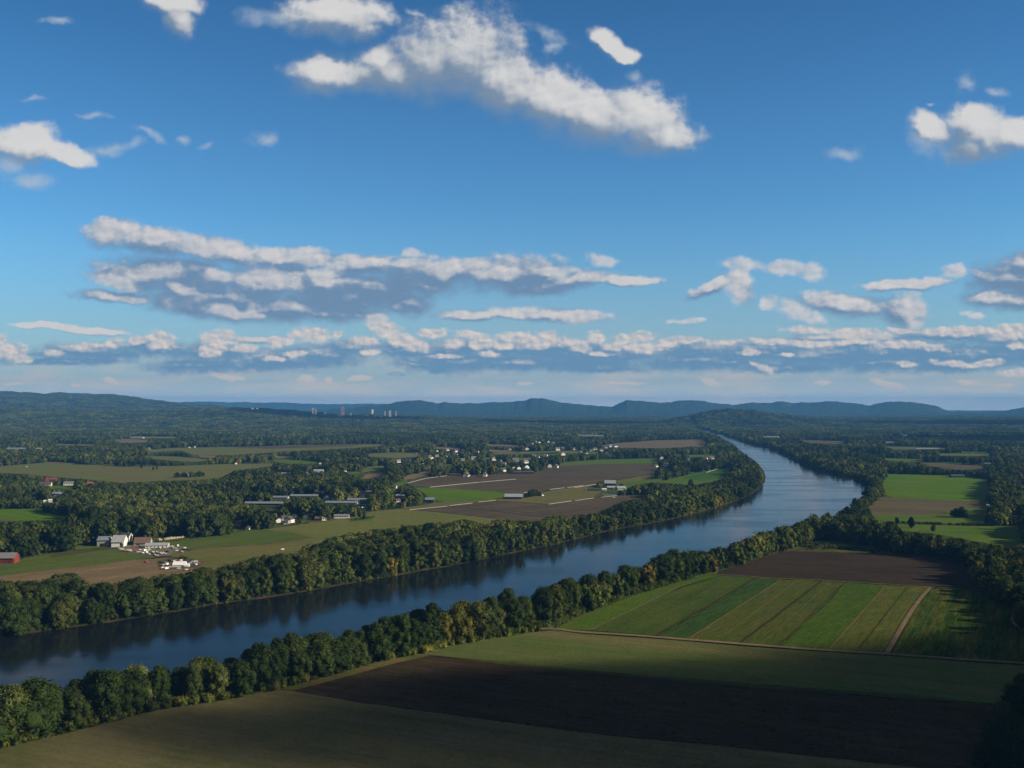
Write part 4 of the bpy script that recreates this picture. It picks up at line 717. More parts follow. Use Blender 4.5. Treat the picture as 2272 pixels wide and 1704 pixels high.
cars(Z6([(1335, 775, 'car', 'silver'), (1370, 740, 'car', 'grey'), (1395, 768, 'van', 'white'), (1328, 825, 'car', 'white'), (1385, 845, 'van', 'white'), (1450, 695, 'car', 'black'), (1512, 708, 'car', 'silver'), (1560, 700, 'car', 'white'), (1655, 692, 'car', 'white'), (1292, 730, 'car', 'black'), (1600, 700, 'car', 'red'), (1720, 700, 'car', 'black'), (1780, 720, 'car', 'dark blue'), (1830, 745, 'car', 'silver'),
         (1870, 718, 'car', 'silver'), (1932, 768, 'car', 'white'), (1965, 755, 'car', 'red'), (1460, 815, 'car', 'silver'), (1745, 862, 'car', 'silver'), (1615, 840, 'car', 'silver'), (1015, 722, 'car', 'red')]), 'on bare soil', 'cars on the bare soil yard')
cars([(806, 1128, 'van', 'white'), (811, 1127, 'car', 'white'), (1146, 1107, 'car', 'white'), (1204, 1101, 'van', 'white'), (59, 1037, 'van', 'white'), (627, 1221, 'car', 'white'), (1302, 1087, 'car', 'white'), (1362, 1105, 'car', 'silver'), (1328, 1088, 'car', 'red')], 'out among the fields', 'vehicles among the fields')
# crates in a row behind the long shed
cr = MB(); cr.box(-1.2, 1.2, -1.2, 1.2, 0, 1.1); cr.box(-1.25, 1.25, -1.25, 1.25, 1.1, 1.25); crm = mesh_np('crate', cr.v, cr.f, [paint('pale_crate', (0.55, 0.46, 0.33), var=0.2)])
for k in range(17):
    X, Y = gp(353+k*3.55+rv.uniform(-.3, .3), 1200-k*0.42); NOTREE.append((350+k*3.5, 356+k*3.5, 1193-k*.42, 1201-k*.42, Y))
    if k in (2, 3): continue
    tag(link('bulk_crate', crm, None, (X, Y, 0.4), rv.uniform(-.2, .2), (1, 1, rv.uniform(.9, 2.1))), f'pale bulk crate in the row behind the long white shed, {ordn(k+1 if k < 2 else k-1)} from the left', 'crate', 'pale crates in a row behind the shed')
# white row covers laid on the soil
def cover(a_, b_, lab, w_=1.4, h_=0.9):
    w_ *= 0.6
    A_, B_ = Vector(gp(*a_)), Vector(gp(*b_)); d = (B_-A_).normalized(); n = Vector((-d.y, d.x)); m = MB(); prof = [(-w_, 0), (-w_*.75, h_*.7), (0, h_), (w_*.75, h_*.7), (w_, 0)]; N_ = 10; L_ = []
    for i in range(N_+1):
        p = A_+(B_-A_)*i/N_; L_.append([(p.x+n.x*o_, p.y+n.y*o_, 0.4+z_) for o_, z_ in prof])
    for i in range(N_):
        for j in range(4): m.poly([L_[i][j], L_[i+1][j], L_[i+1][j+1], L_[i][j+1]][::-1])
    tag(m.make('row_cover', paint('row_cover_fabric', (0.27, 0.25, 0.22), var=0.25, rough=0.9)), lab, 'row cover', 'pale row covers on the brown fields')
def cz8(*p): return (900+p[0]/5.53, 960+p[1]/5.53)
def cz3(*p): return (1100+p[0]/3.687, 850+p[1]/3.687)
for i, (a_, b_, lab, w_) in enumerate([(cz8(0, 630), cz8(240, 565), 'pale row cover along the left edge of the upper brown field, nearer half', 2.2), (cz8(245, 563), cz8(500, 532), 'pale row cover along the left edge of the upper brown field, farther half', 2.2),
    (cz8(295, 672), cz8(900, 612), 'long bright row cover across the upper brown field, left half', 2.4), (cz8(910, 611), cz8(1350, 574), 'long bright row cover across the upper brown field, right half', 2.2), (cz8(980, 622), cz8(1890, 680), 'thin row cover slanting down right across the upper brown field', 1.0), (cz8(640, 690), cz8(1340, 735), 'thin row cover along the edge of the bright green field', 1.0),
    (cz8(1765, 702), cz8(1945, 680), 'short bright row cover left of the riverside farm', 2.0), (cz8(1980, 678), cz8(2170, 654), 'short bright row cover nearest the riverside farm', 2.0), (cz8(1445, 742), cz8(1490, 735), 'very short row cover right of the tobacco barn', 1.6), (cz3(640, 858), cz3(860, 825), 'bright row cover reaching the back of the riverside farm', 1.8),
    ((908, 1132), (992, 1124), 'bright row cover at the left tip of the lower brown field', 1.6), ((996, 1123), (1048, 1117), 'bright row cover along the top of the lower brown field, second from its left tip', 1.6), ((1060, 1115), (1099, 1111), 'bright row cover along the top of the lower brown field, third from its left tip', 1.6),
    (cz3(430, 994), cz3(620, 967), 'bright row cover left of the pale greenhouse, lower one', 1.6), (cz3(645, 965), cz3(800, 943), 'bright row cover just below the riverside farm', 1.6), (cz3(860, 937), cz3(990, 925), 'bright row cover beside the pale greenhouse', 1.4),
    ((1000, 1123), (1240, 1152), 'thin row cover slanting across the lower brown field', 0.9), (cz3(0, 1040), cz3(470, 1078), 'thin row cover in the lower brown field near the river trees', 0.9), (cz3(440, 997), cz3(880, 1020), 'thin row cover slanting right in the lower brown field', 0.8), ((930, 1132), (1090, 1150), 'faint row cover along the lower edge of the brown field', 0.8),
    (cz3(1690, 722), cz3(1750, 712), 'short white row cover in the green field by the river bend, upper one', 2.6), (cz3(1720, 735), cz3(1820, 700), 'longer white row cover in the green field by the river bend', 2.2)]):
    cover(a_, b_, lab, w_, 0.5+w_*0.2)
# a bird high over the range
bd = MB(); bd.cyl((-0.9, 0, 0), (0.9, 0, 0), 0.16, 0.10, 8); bd.poly([(-.2, 0, .05), (.3, 0, .05), (.1, 1.3, .5), (-.1, 2.2, .3)]); bd.poly([(-.2, 0, .05), (-.1, -2.2, .3), (.1, -1.3, .5), (.3, 0, .05)]); bd.poly([(-.9, 0, .02), (-1.6, .3, .02), (-1.6, -.3, .02)])
tag(bd.make('bird', DARKW, None, ((1734-CX_PX)*900/F_PX, 900, CAM_Z-(881.5-HY_PX)*900/F_PX), 0.5), 'tiny dark bird gliding above the distant ridge', 'bird')

# ------------------------------------------------------------------ trees
def ico(level):
    import bmesh
    b = bmesh.new(); bmesh.ops.create_icosphere(b, subdivisions=level, radius=1.0)
    v = np.array([x.co[:] for x in b.verts]); f = np.array([[q.index for q in x.verts] for x in b.faces]); b.free(); return v, f
ICO1, ICO2 = ico(1), ico(2)
def crown(seed, H=20.0, Wd=14.0, base=0.06, nl=26, per=90, leaf=0.75, core=1, shape=1.0, lobe=0.30):
    """crown of leaf clusters on overlapping boughs; returns vertices and quads (cores are triangles stored as quads)"""
    r = np.random.RandomState(seed); R = Wd/2; Lc = []
    for i in range(nl):
        t = (i+0.5)/nl; t = base+(1-base)*t**0.9; z = t*H
        prof = (np.sin(np.pi*min(max((t-base)/(1.0-base), 0.02), 0.98)**shape))**0.6
        a = i*2.399+r.uniform(-0.5, 0.5); rad = R*prof*r.uniform(0.35, 0.86)
        lr = R*lobe*r.uniform(0.8, 1.45)*(0.75+0.4*prof)
        Lc.append((rad*np.cos(a), rad*np.sin(a), min(z, H-lr*0.9), lr))
    Lc.append((0, 0, H*0.5, R*0.55)); Lc.append((R*0.1, 0, H*0.3, R*0.5)); Lc.append((0, R*0.1, H*0.72, R*0.45)); Lc = np.array(Lc)
    V_, F_ = [], []; nv = 0
    for k, (cx, cy, cz, lr) in enumerate(Lc):
        v, f = (ICO1, ICO2)[core-1]; sv = v*(0.80+0.34*r.rand(len(v), 1))*np.array([1, 1, 1.12])*lr*0.80+np.array([cx, cy, cz])
        V_.append(sv); F_.append(np.concatenate((f, f[:, 2:3]), 1)+nv); nv += len(sv)
        d = r.normal(size=(per, 3)); d /= np.linalg.norm(d, axis=1)[:, None]; d[:, 2] = np.where(d[:, 2] < -0.55, -d[:, 2], d[:, 2])
        rr = lr*(0.74+0.62*r.rand(per, 1)**1.6); p = np.array([cx, cy, cz])+d*rr*np.array([1, 1, 1.15])
        dist = np.linalg.norm((p[:, None]-Lc[None, :, :3])/np.array([1, 1, 1.15]), axis=2)/Lc[None, :, 3]; dist[:, k] = 9
        keep = dist.min(1) > 0.70; p = p[keep]; d = d[keep]; n = len(p)
        if n == 0: continue
        nn = d+r.normal(scale=0.6, size=(n, 3)); nn /= np.linalg.norm(nn, axis=1)[:, None]
        t1 = np.cross(nn, r.normal(size=(n, 3))); t1 /= np.linalg.norm(t1, axis=1)[:, None]; t2 = np.cross(nn, t1)
        s1 = leaf*r.uniform(0.5, 1.0, (n, 1)); s2 = leaf*r.uniform(0.45, 0.9, (n, 1))
        q = np.stack((p-t1*s1, p-t2*s2*0.9, p+t1*s1+nn*s1*0.25, p+t2*s2), 1).reshape(-1, 3)
        V_.append(q); F_.append(np.arange(n*4).reshape(n, 4)+nv); nv += n*4
    V_ = np.concatenate(V_); F_ = np.concatenate(F_); return V_, F_
def tri_mesh(name, V_, F_, m, smooth=False):
    tri = F_[:, 3] == F_[:, 2]
    faces = [tuple(f[:3]) if t else tuple(f) for f, t in zip(F_.tolist(), tri.tolist())]
    return mesh_np(name, V_, faces, [m])
STYLES = [('rounded', dict(H=19, Wd=15.5, nl=34, lobe=0.25, shape=0.85)), ('rounded', dict(H=20, Wd=17, nl=38, lobe=0.25, shape=0.8)), ('tall', dict(H=24, Wd=13, nl=36, shape=0.9, lobe=0.28)), ('tall', dict(H=25, Wd=14.5, nl=38, shape=0.95, lobe=0.26)),
          ('broad', dict(H=17, Wd=19, nl=38, lobe=0.24, shape=0.75)), ('broad', dict(H=18, Wd=18, nl=36, shape=0.65, lobe=0.27)), ('ragged', dict(H=22, Wd=14, nl=26, shape=0.8, lobe=0.24)), ('ragged', dict(H=21, Wd=15, nl=24, shape=1.1, lobe=0.25))]
CROWNS = []; TRUNKS = []
for i, (nm, kw) in enumerate(STYLES):
    V_, F_ = crown(100+i, per=150, leaf=0.55 if nm != 'ragged' else 0.66, core=2 if i % 2 else 1, **kw); CROWNS.append((nm, kw['H'], kw['Wd'], tri_mesh('crown', V_, F_, M_LEAF)))
    m = MB(); r_ = random.Random(i); H_ = kw['H']; m.cyl((0, 0, -0.8), (0.2, 0.1, H_*0.35), 0.42, 0.3, 9); m.cyl((0.2, 0.1, H_*0.35), (0, 0.3, H_*0.85), 0.3, 0.08, 7)
    for k in range(6):
        a = k*1.05+r_.uniform(0, .5); z_ = H_*(0.22+0.08*k); m.cyl((0.15, 0.1, z_), (math.cos(a)*kw['Wd']*0.33, math.sin(a)*kw['Wd']*0.33, z_+H_*0.16), 0.16, 0.04, 6)
    TRUNKS.append(mesh_np('trunk', m.v, m.f, [M_BARK]))
# source meshes of the woodland masses: kept out of the scene, only instanced
def source(name, items):
    c_ = bpy.data.collections.new(name)
    for i, me in enumerate(items): o = bpy.data.objects.new(f'{name}_{i:02d}', me); c_.objects.link(o)
    return c_
MIDS = []
for i in range(8):
    nm, kw = STYLES[i]; kw = dict(kw); kw['nl'] = 13; kw['lobe'] = kw.get('lobe', .3)*1.25
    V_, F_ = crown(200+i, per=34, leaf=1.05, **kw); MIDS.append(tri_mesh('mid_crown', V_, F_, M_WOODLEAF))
GROVES = []
for i in range(6):
    r_ = np.random.RandomState(300+i); VV, FF, nv = [], [], 0
    for k in range(10):
        a = r_.uniform(0, 6.28); d_ = 19*np.sqrt(r_.rand()); H_ = r_.uniform(11, 19); V_, F_ = crown(400+i*20+k, H=H_, Wd=r_.uniform(11, 15), nl=4, per=7, leaf=2.0, lobe=0.48)
        V_ = V_+np.array([np.cos(a)*d_, np.sin(a)*d_, 0]); VV.append(V_); FF.append(F_+nv); nv += len(V_)
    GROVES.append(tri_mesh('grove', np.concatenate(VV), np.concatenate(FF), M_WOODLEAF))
SHRUBS = []
for i in range(5):
    V_, F_ = crown(700+i, H=4.5, Wd=6.0, nl=9, per=45, leaf=0.5, lobe=0.42, base=0.0); SHRUBS.append(tri_mesh('shrub', V_, F_, M_WOODLEAF))

def scatter(name, P_, rz, scl, vi, coll, label, cat):
    n = len(P_); me = bpy.data.meshes.new(name); me.vertices.add(n); me.vertices.foreach_set('co', np.asarray(P_, np.float32).reshape(-1))
    for nm, ty, dat, key in (('rz', 'FLOAT', rz, 'value'), ('scl', 'FLOAT_VECTOR', scl, 'vector'), ('vi', 'INT', vi, 'value')):
        a = me.attributes.new(nm, ty, 'POINT'); a.data.foreach_set(key, np.asarray(dat, np.int32 if ty == 'INT' else np.float32).reshape(-1))
    me.update(); o = bpy.data.objects.new(name, me); COL.objects.link(o)
    t = bpy.data.node_groups.new(name, 'GeometryNodeTree'); t.interface.new_socket('Geometry', in_out='INPUT', socket_type='NodeSocketGeometry'); t.interface.new_socket('Geometry', in_out='OUTPUT', socket_type='NodeSocketGeometry')
    N = t.nodes; gi = N.new('NodeGroupInput'); go = N.new('NodeGroupOutput'); ip = N.new('GeometryNodeInstanceOnPoints'); ci = N.new('GeometryNodeCollectionInfo')
    ci.inputs['Collection'].default_value = coll; ci.inputs['Separate Children'].default_value = True; ci.inputs['Reset Children'].default_value = True; ip.inputs['Pick Instance'].default_value = True
    def attr(nm, ty): a = N.new('GeometryNodeInputNamedAttribute'); a.data_type = ty; a.inputs['Name'].default_value = nm; return a.outputs['Attribute']
    cx_ = N.new('ShaderNodeCombineXYZ'); t.links.new(attr('rz', 'FLOAT'), cx_.inputs[2]); t.links.new(cx_.outputs[0], ip.inputs['Rotation']); t.links.new(attr('scl', 'FLOAT_VECTOR'), ip.inputs['Scale']); t.links.new(attr('vi', 'INT'), ip.inputs['Instance Index'])
    t.links.new(gi.outputs[0], ip.inputs['Points']); t.links.new(ci.outputs[0], ip.inputs['Instance']); t.links.new(ip.outputs[0], go.inputs[0])
    o.modifiers.new('scatter', 'NODES').node_group = t; return tag(o, label, cat, None, 'stuff')

rng_ = np.random.RandomState(5)
def grid(Y0, Y1, sp, umax=0.56, umin=-0.56, jit=0.42):
    out = []; Y = Y0
    while Y < Y1:
        xs = np.arange(umin*Y, umax*Y, sp); xs = xs+rng_.uniform(-jit, jit, len(xs))*sp+(sp/2 if int((Y-Y0)/sp) % 2 else 0)
        out.append(np.stack((xs, Y+rng_.uniform(-jit, jit, len(xs))*sp), 1)); Y += sp*0.9
    return np.concatenate(out)
RIVER_VIS = [(0, 1414), (108, 1399), (271, 1376), (434, 1349), (500, 1338), (663, 1315), (853, 1281), (1015, 1253), (1208, 1213), (1344, 1180), (1480, 1154), (1588, 1127), (1656, 1102), (1690, 1076), (1694, 1051), (1679, 1024), (1642, 1000), (1616, 975), (1596, 966), (1561, 957), (1575, 956), (1602, 965), (1629, 973), (1672, 986), (1715, 996), (1767, 1021), (1808, 1040), (1848, 1051), (1911, 1067), (1911, 1075), (1902, 1094), (1867, 1118), (1832, 1137), (1775, 1146), (1726, 1170), (1672, 1189), (1610, 1212), (1561, 1224), (1493, 1224), (1425, 1254), (1317, 1262), (1236, 1287), (1154, 1303), (1100, 1314), (1061, 1327), (1030, 1338), (947, 1336), (907, 1368), (890, 1362), (853, 1355), (820, 1374), (785, 1401), (744, 1384), (714, 1406), (636, 1409), (568, 1430), (542, 1424), (461, 1453), (390, 1486), (325, 1475), (271, 1480), (230, 1480), (163, 1513), (81, 1516), (0, 1513), (-400, 1590), (-400, 1470)]
VIS = OPEN+[RIVER_VIS]
VBOX = [(min(p[0] for p in q), max(p[0] for p in q), min(p[1] for p in q), max(p[1] for p in q)) for q in VIS]
NT = np.array(NOTREE)
def blocked(X, Y, h, w, Z=None):
    z0 = 0 if Z is None else Z; k = F_PX/Y; xb = CX_PX+X*k; yb = HY_PX+(CAM_Z-z0)*k; bad = np.zeros(len(X), bool)
    probes = [(0, 0.0), (0, 0.96), (0, 0.12), (0, 0.28), (0, 0.5), (-0.42, 0.72), (0.42, 0.72)]
    for (dx, t) in probes:
        xs = xb+dx*w*k; ys = yb-t*h*k
        for q, (a, b, c_, d_) in zip(VIS, VBOX):
            m = (~bad) & (xs > a) & (xs < b) & (ys > c_) & (ys < d_)
            if m.any(): ii_ = np.nonzero(m)[0]; bad[ii_[in_poly(xs[ii_], ys[ii_], q)]] = True
    x0 = xb-w*k*0.45; x1 = xb+w*k*0.45; yt = yb-h*k
    for a, b, c_, d_, Yb in NT:
        bad |= (x1 > a) & (x0 < b) & (Y < Yb+12) & (yb > c_) & (yt < d_-(d_-c_)*0.30) & (Y > Yb*0.7)
    return bad
def nominal(X, Y):
    xp = CX_PX+X*F_PX/Y; h = np.full(len(X), 15.5)
    h = np.where((Y < 1150) & (X < 330), 21.0, h); h = np.where((xp < 1250) & (Y > 640) & (Y < 1250), 21.0, h); h = np.where((Y < 1500) & (X > 330), 17.0, h); return h
lb_s = [p for p in lb[::3] if p[1] < 5200]; rb_s = [p for p in rb[::3] if p[1] < 5200]
def near_bank(X, Y):
    d = np.full(len(X), 1e9)
    for a, b in lb_s+rb_s: d = np.minimum(d, np.hypot(X-a, Y-b))
    return d
def fbm(X, Y, sx_, sy_, seed):
    return np.array([mnoise.fractal((a*sx_, b*sy_, seed), 1.0, 2.0, 3) for a, b in zip(X.tolist(), Y.tolist())])
def place(C_, fill=1.0):
    X, Y = C_[:, 0], C_[:, 1]; gap = fbm(X, Y, 1/230.0, 1/75.0, 7.3); wood = fbm(X, Y, 1/120.0, 1/90.0, 2.1); keepg = ~((Y > 1750) & (gap > np.where(Y < 2500, 0.42, 0.34))) | (near_bank(X, Y) < 110)
    C_ = C_[keepg]; wood = wood[keepg]; X, Y = C_[:, 0], C_[:, 1]; Z = terrain(X, Y)
    ok = ~in_poly(X, Y, RIVER_W)
    xq = CX_PX+X*F_PX/Y; ye_ = np.interp(xq, [q[0] for q in NEAR_EDGE], [q[1] for q in NEAR_EDGE]); ok &= ~((xq < 1700) & (Y < 360000/(ye_-HY_PX)+3))
    X, Y, Z, wood = X[ok], Y[ok], Z[ok], wood[ok]; vi = rng_.randint(0, 8, len(X)); sh = np.array([c_[1] for c_ in CROWNS])[vi]; sw = np.array([c_[2] for c_ in CROWNS])[vi]
    hn = nominal(X, Y)*np.where(Y > 1100, np.clip(1+wood*0.55, 0.6, 1.35), 1)*rng_.uniform(0.70, 1.22, len(X))*np.where(np.isin(vi, (2, 3, 6)), 1.12, 1.0); done = np.zeros(len(X), bool); h = hn.copy()
    for mfac in (1.0, 0.8, 0.62):
        hh = hn*mfac; bl = blocked(X, Y, hh, hh/sh*sw, Z); newly = (~bl) & (~done); h[newly] = hh[newly]; done |= newly
    s = h/sh; return X[done], Y[done], Z[done], s[done], vi[done]
# lone trees standing in the open: place in the photograph, height
LONE = [(314, 1039, 10), (348, 1042, 10), (340, 1043, 7), (1168, 1104, 8), (1175, 1103, 11), (1183, 1102, 13), (1190, 1101, 11), (1160, 1105, 6), (1197, 1101, 7), (785, 1147, 7), (798, 1148, 7.5), (809, 1153, 12), (1990, 1162, 8), (2022, 1172, 14), (2112, 1146, 9), (2122, 1148, 12), (2132, 1149, 13), (2142, 1149, 11), (2120, 1141, 9), (2134, 1140, 10), (1533, 1080, 14), (1478, 1066, 9), (2071, 1179, 8)]
LONE += [(388+5.2*k, 1060-(0.3*k), 9+2*math.sin(k*2.1)) for k in range(6)]+[(424+4.5*k, 1059-(0.3*k), 10+2*math.cos(k*1.7)) for k in range(7)]
FORCED = [(2225, 1630, 15), (2255, 1600, 17), (2205, 1665, 13), (2268, 1560, 15), (2240, 1670, 17), (2215, 1700, 16), (2270, 1640, 20), (2250, 1720, 18), (2190, 1712, 12), (2240, 1565, 11)]
near = place(np.concatenate((grid(560, 1100, 9.8), grid(1100, 2500, 11.0))))
n0 = grid(440, 560, 9.0); near = [np.concatenate((a, b)) for a, b in zip(near, place(n0))]
far = place(grid(2500, 5000, 14.5))
X, Y, Z, S, VI = near
inframe = (np.abs(X)*F_PX/Y < 1150)
score = np.where(inframe, S*np.array([c_[1] for c_ in CROWNS])[VI]/Y, 0); order = np.argsort(-score)
N_IND = 300-len(LONE)-len(FORCED); ind = order[:N_IND]; rest = order[N_IND:]
from_lb = np.array(lb)
def region(x, y):
    xp = CX_PX+x*F_PX/y; e = np.interp(xp, [q[0] for q in NEAR_EDGE], [q[1] for q in NEAR_EDGE]); ye = 360000/(e-HY_PX)
    if xp < 1720 and ye-10 < y < ye+45: return 'near riverbank'
    d = np.min(np.hypot(from_lb[:, 0]-x, from_lb[:, 1]-y))
    side = in_poly(np.array([x]), np.array([y]), [(-4000, 0), (-4000, 9000)]+[lb[-1]]+lb[::-1])[0]
    if d < 190 and side: return 'far riverbank'
    if side: return 'woods past the river'
    return 'wood beside the fields'
TREECOL = [('dark green', (0.026, 0.042, 0.015)), ('deep green', (0.034, 0.056, 0.018)), ('mid green', (0.052, 0.076, 0.024)), ('olive green', (0.074, 0.090, 0.028)), ('pale green', (0.098, 0.120, 0.040)), ('yellow-green', (0.112, 0.116, 0.024)), ('rusty', (0.090, 0.070, 0.030))]
TW = {'near riverbank': (.20, .28, .28, .195, .045, 0, 0), 'far riverbank': (.12, .20, .28, .25, .142, .006, .002), 'woods past the river': (.26, .28, .25, .17, .034, .004, .002), 'wood beside the fields': (.38, .30, .18, .11, .02, .005, .005)}
items = [(X[i], Y[i], Z[i], S[i], int(VI[i]), None) for i in ind]
for (x_, y_, h_) in LONE+FORCED:
    X_, Y_ = gp(x_, y_); v_ = int(rng_.choice([0, 1, 4, 6])) if h_ > 8 else 0; items.append((X_, Y_, 0.0, h_/CROWNS[v_][1], v_, 'open' if (x_, y_, h_) in LONE else None))
data = []
for (x_, y_, z_, s_, v_, fl) in items:
    reg = region(x_, y_) if fl is None else 'open fields'; w_ = TW.get(reg, TW['woods past the river']); c_ = int(rng_.choice(7, p=np.array(w_)/sum(w_)))
    xp, yp = px(x_, y_)
    if reg == 'near riverbank' and 965 < xp < 1040: c_ = 5
    if reg == 'open fields' and c_ > 3: c_ = 1
    h_ = s_*CROWNS[v_][1]; data.append([xp, reg, c_, CROWNS[v_][0], 'tall' if h_ > 23 else ('small' if h_ < 13 else 'full-grown'), x_, y_, z_, s_, v_])
data.sort(key=lambda d: d[0]); tot = {}; cnt = {}
for d in data: k_ = (d[1], d[2], d[3], d[4]); tot[k_] = tot.get(k_, 0)+1
for xp, reg, c_, st, sz_, x_, y_, z_, s_, v_ in data:
    k_ = (reg, c_, st, sz_); cnt[k_] = cnt.get(k_, 0)+1
    o = bpy.data.objects.new('tree', None); COL.objects.link(o); o.location = (x_, y_, z_); o.rotation_euler = (0, 0, rng_.uniform(0, 6.28)); o.scale = (s_*rng_.uniform(.9, 1.12), s_*rng_.uniform(.9, 1.12), s_)
    st_ = {'tall': 'narrow-crowned', 'broad': 'broad-crowned', 'rounded': 'round-crowned', 'ragged': 'ragged-crowned'}[st]
    tag(o, f"{sz_} {TREECOL[c_][0]} {st_} tree {'in the' if reg != 'near riverbank' and reg != 'far riverbank' else 'on the'} {reg}"+(f', {ordn(cnt[k_])} such from the left' if tot[k_] > 1 else ''), 'tree', f'trees of the {reg}')
    cr_ = link('crown', CROWNS[v_][3], o); jit_ = rng_.uniform(0.88, 1.14); cr_.color = tuple(q*jit_ for q in TREECOL[c_][1])+(1,); link('trunk', TRUNKS[v_], o)
def scat_arr(X, Y, Z, S): return np.stack((X, Y, Z-0.3), 1), rng_.uniform(0, 6.28, len(X)), np.stack((S*rng_.uniform(.9, 1.15, len(X)), S*rng_.uniform(.9, 1.15, len(X)), S), 1)
Xr = np.concatenate((X[rest], far[0])); Yr = np.concatenate((Y[rest], far[1])); Zr = np.concatenate((Z[rest], far[2])); Sr = np.concatenate((S[rest], far[3])); Vr = np.concatenate((VI[rest], far[4]))
# wooded hillside outside the picture, to the right
hx_ = rng_.uniform(260, 1000, 900); hy_ = rng_.uniform(-500, 470, 900); k_ = (hill_z(hx_, hy_) > 3) & (hx_ > 0.56*hy_+20)
Xr = np.concatenate((Xr, hx_[k_])); Yr = np.concatenate((Yr, hy_[k_])); Zr = np.concatenate((Zr, hill_z(hx_, hy_)[k_])); Sr = np.concatenate((Sr, rng_.uniform(.7, 1.0, k_.sum()))); Vr = np.concatenate((Vr, rng_.randint(0, 8, k_.sum())))
p_, rz_, sc_ = scat_arr(Xr, Yr, Zr, Sr); scatter('woodland', p_, rz_, sc_, Vr, source('mid', MIDS), 'dense green woodland filling the valley behind the nearer trees', 'woodland')
gX = grid(5000, 12600, 34, 0.62, -0.62); gz = terrain(gX[:, 0], gX[:, 1]); w_ = np.full(len(gX), 30.0)
ok = ~in_poly(gX[:, 0], gX[:, 1], RIVER_W); gX, gz = gX[ok], gz[ok]; xp_ = CX_PX+gX[:, 0]*F_PX/gX[:, 1]; bad = np.zeros(len(gX), bool)
for t in (0, 16):
    yp_ = HY_PX+(CAM_Z-gz-t)*F_PX/gX[:, 1]
    for q in VIS: bad |= in_poly(xp_, yp_, q)
    for a, b, c_, d_, Yb in NT: bad |= (xp_+4 > a) & (xp_-4 < b) & (gX[:, 1] < Yb+60) & (yp_ < d_-(0.5 if Yb > 8000 else 0)) & (yp_ > c_)
gX, gz = gX[~bad], gz[~bad]; n_ = len(gX)
p_, rz_, sc_ = scat_arr(gX[:, 0], gX[:, 1], gz, rng_.uniform(.8, 1.15, n_)); scatter('forest', p_, rz_, sc_, rng_.randint(0, 6, n_), source('grove', GROVES), 'far blue-green forest rolling towards the ridges', 'forest')
# undergrowth at the feet of the river trees
ug = []
for (line, d0, d1, n_) in (([gp(*q) for q in NEAR_EDGE], 1, 12, 1100), (lb, 0.3, 9, 2300), (rb, 1.5, 8, 900)):
    L = np.array(line); seg = np.hypot(*np.diff(L, axis=0).T); cs = np.concatenate(([0], np.cumsum(seg))); keep_to = cs[-1]
    t = rng_.uniform(0, keep_to, n_); xs = np.interp(t, cs, L[:, 0]); ys = np.interp(t, cs, L[:, 1]); i_ = np.clip(np.searchsorted(cs, t)-1, 0, len(seg)-1); dx, dy = np.diff(L, axis=0)[i_].T; nl_ = np.hypot(dx, dy); off = rng_.uniform(d0, d1, n_)
    ug.append(np.stack((xs-dy/nl_*off, ys+dx/nl_*off), 1))
ug = np.concatenate(ug); ug = ug[(~in_poly(ug[:, 0], ug[:, 1], RIVER_W)) & (ug[:, 1] < 3500) & (ug[:, 1] > 420)]
ug = ug[~blocked(ug[:, 0], ug[:, 1], np.full(len(ug), 3.0), np.full(len(ug), 3.0))]
# hedge lines and scrub patches
def line_pts(a, b, n, j): A_, B_ = gp(*a), gp(*b); t = rng_.uniform(0, 1, n); return np.stack((A_[0]+(B_[0]-A_[0])*t+rng_.uniform(-j, j, n), A_[1]+(B_[1]-A_[1])*t+rng_.uniform(-j, j, n)), 1)
hed = np.concatenate((line_pts((1978, 1160), (2178, 1167), 70, 2), line_pts((1760, 1216), (1920, 1218), 60, 14), line_pts((1800, 1207), (1960, 1226), 60, 10), line_pts((780, 1156), (826, 1150), 12, 1.5), line_pts((440, 1250), (400, 1240), 14, 1.5), line_pts((1470, 1066), (1500, 1060), 14, 4)))
ap = np.concatenate((ug, hed)); n_ = len(ap); s_ = rng_.uniform(.45, 1.1, n_); s_[len(ug):] *= 0.7
p_, rz_, sc_ = scat_arr(ap[:, 0], ap[:, 1], np.zeros(n_), s_); scatter('undergrowth', p_, rz_, sc_, rng_.randint(0, 5, n_), source('bush', SHRUBS), 'low leafy undergrowth at the feet of the river trees and along hedges', 'undergrowth')
print('TREES near', len(X), 'far', len(far[0]), 'groves', len(gX), 'shrubs', len(ap))

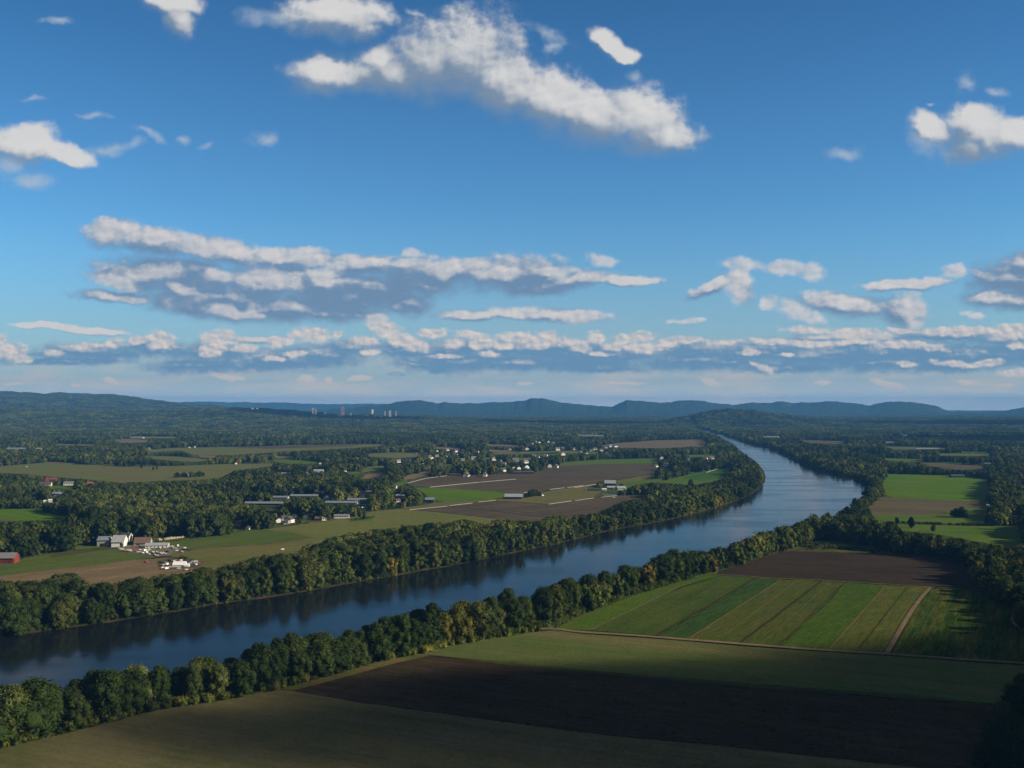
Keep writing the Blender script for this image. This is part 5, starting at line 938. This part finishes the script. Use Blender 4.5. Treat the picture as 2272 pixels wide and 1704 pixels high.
# ------------------------------------------------------------------ a cloud beside the picture that shades the near fields
def cloud_f(g, t):
    lw = t.nodes.new('ShaderNodeLayerWeight'); lw.inputs[0].default_value = 0.5
    a = g.rng(lw.outputs['Facing'], 0.25, 1.0, CLOUD_OP, 0.0)
    d = t.nodes.new('ShaderNodeBsdfDiffuse'); d.inputs[0].default_value = (.85, .85, .87, 1); tr = t.nodes.new('ShaderNodeBsdfTransparent')
    mx = t.nodes.new('ShaderNodeMixShader'); t.links.new(a, mx.inputs[0]); t.links.new(tr.outputs[0], mx.inputs[1]); t.links.new(d.outputs[0], mx.inputs[2]); return mx.outputs[0]
CLOUD_OP = 0.66
M_CLOUD = mat('cloud_vapour', cloud_f)
def cloud_over(X0, Y0, rx, ry, dist=2600, rz=20, zs=0.5):
    """puff placed up the sunbeam from the ground point it shades"""
    v, f = ICO2; c_ = Vector((X0, Y0, 0))+SUN_DIR*dist
    return (c_, rx, ry, rz, zs)
import bmesh
bv, bf = ico(4)
CL = [(430, 460, 520, 150, 2600), (260, 480, 420, 105, 2750), (560, 500, 420, 170, 2900), (60, 455, 300, 62, 3000), (750, 480, 600, 240, 2500), (380, 600, 260, 45, 3100),
      (3600, 7200, 1400, 520, 7500), (400, 7500, 800, 330, 9500), (2300, 4300, 700, 420, 6000), (-1600, 8000, 900, 500, 11000)]
VV, FF, nv = [], [], 0
right = Vector((SUN_DIR.y, -SUN_DIR.x, 0)).normalized(); up = right.cross(SUN_DIR).normalized()
up = up if up.z > 0 else -up
for X0, Y0, rx, ry, ds in CL:
    c_ = Vector((X0, Y0, 0))+SUN_DIR*ds
    # the shadow on level ground stretches along the beam; sideways (along Y) it keeps its size
    M3 = np.array([list(right), list(up), list(SUN_DIR)]); v = bv*np.array([ry, rx*math.sin(SUN_EL), 90.0]); w3 = v@M3+np.array(c_)
    VV.append(w3); FF.append(bf+nv); nv += len(bv)
tag(link('cloud', mesh_np('cloud', np.concatenate(VV), np.concatenate(FF), [M_CLOUD], smooth=True)), kind='structure')

# ------------------------------------------------------------------ haze
hm = bpy.data.materials.new('haze_air'); hm.use_nodes = True; ht = hm.node_tree; ht.nodes.clear()
pv = ht.nodes.new('ShaderNodeVolumePrincipled'); pv.inputs['Color'].default_value = (0.115, 0.41, 0.96, 1); pv.inputs['Density'].default_value = 4.2e-5; pv.inputs['Anisotropy'].default_value = 0.0
ho = ht.nodes.new('ShaderNodeOutputMaterial'); ht.links.new(pv.outputs[0], ho.inputs['Volume'])
hb = MB(); hb.box(-36000, 36000, -4500, 26500, -14, 320); tag(hb.make('haze', hm), kind='stuff', label='thin blue haze over the whole valley', cat='haze')
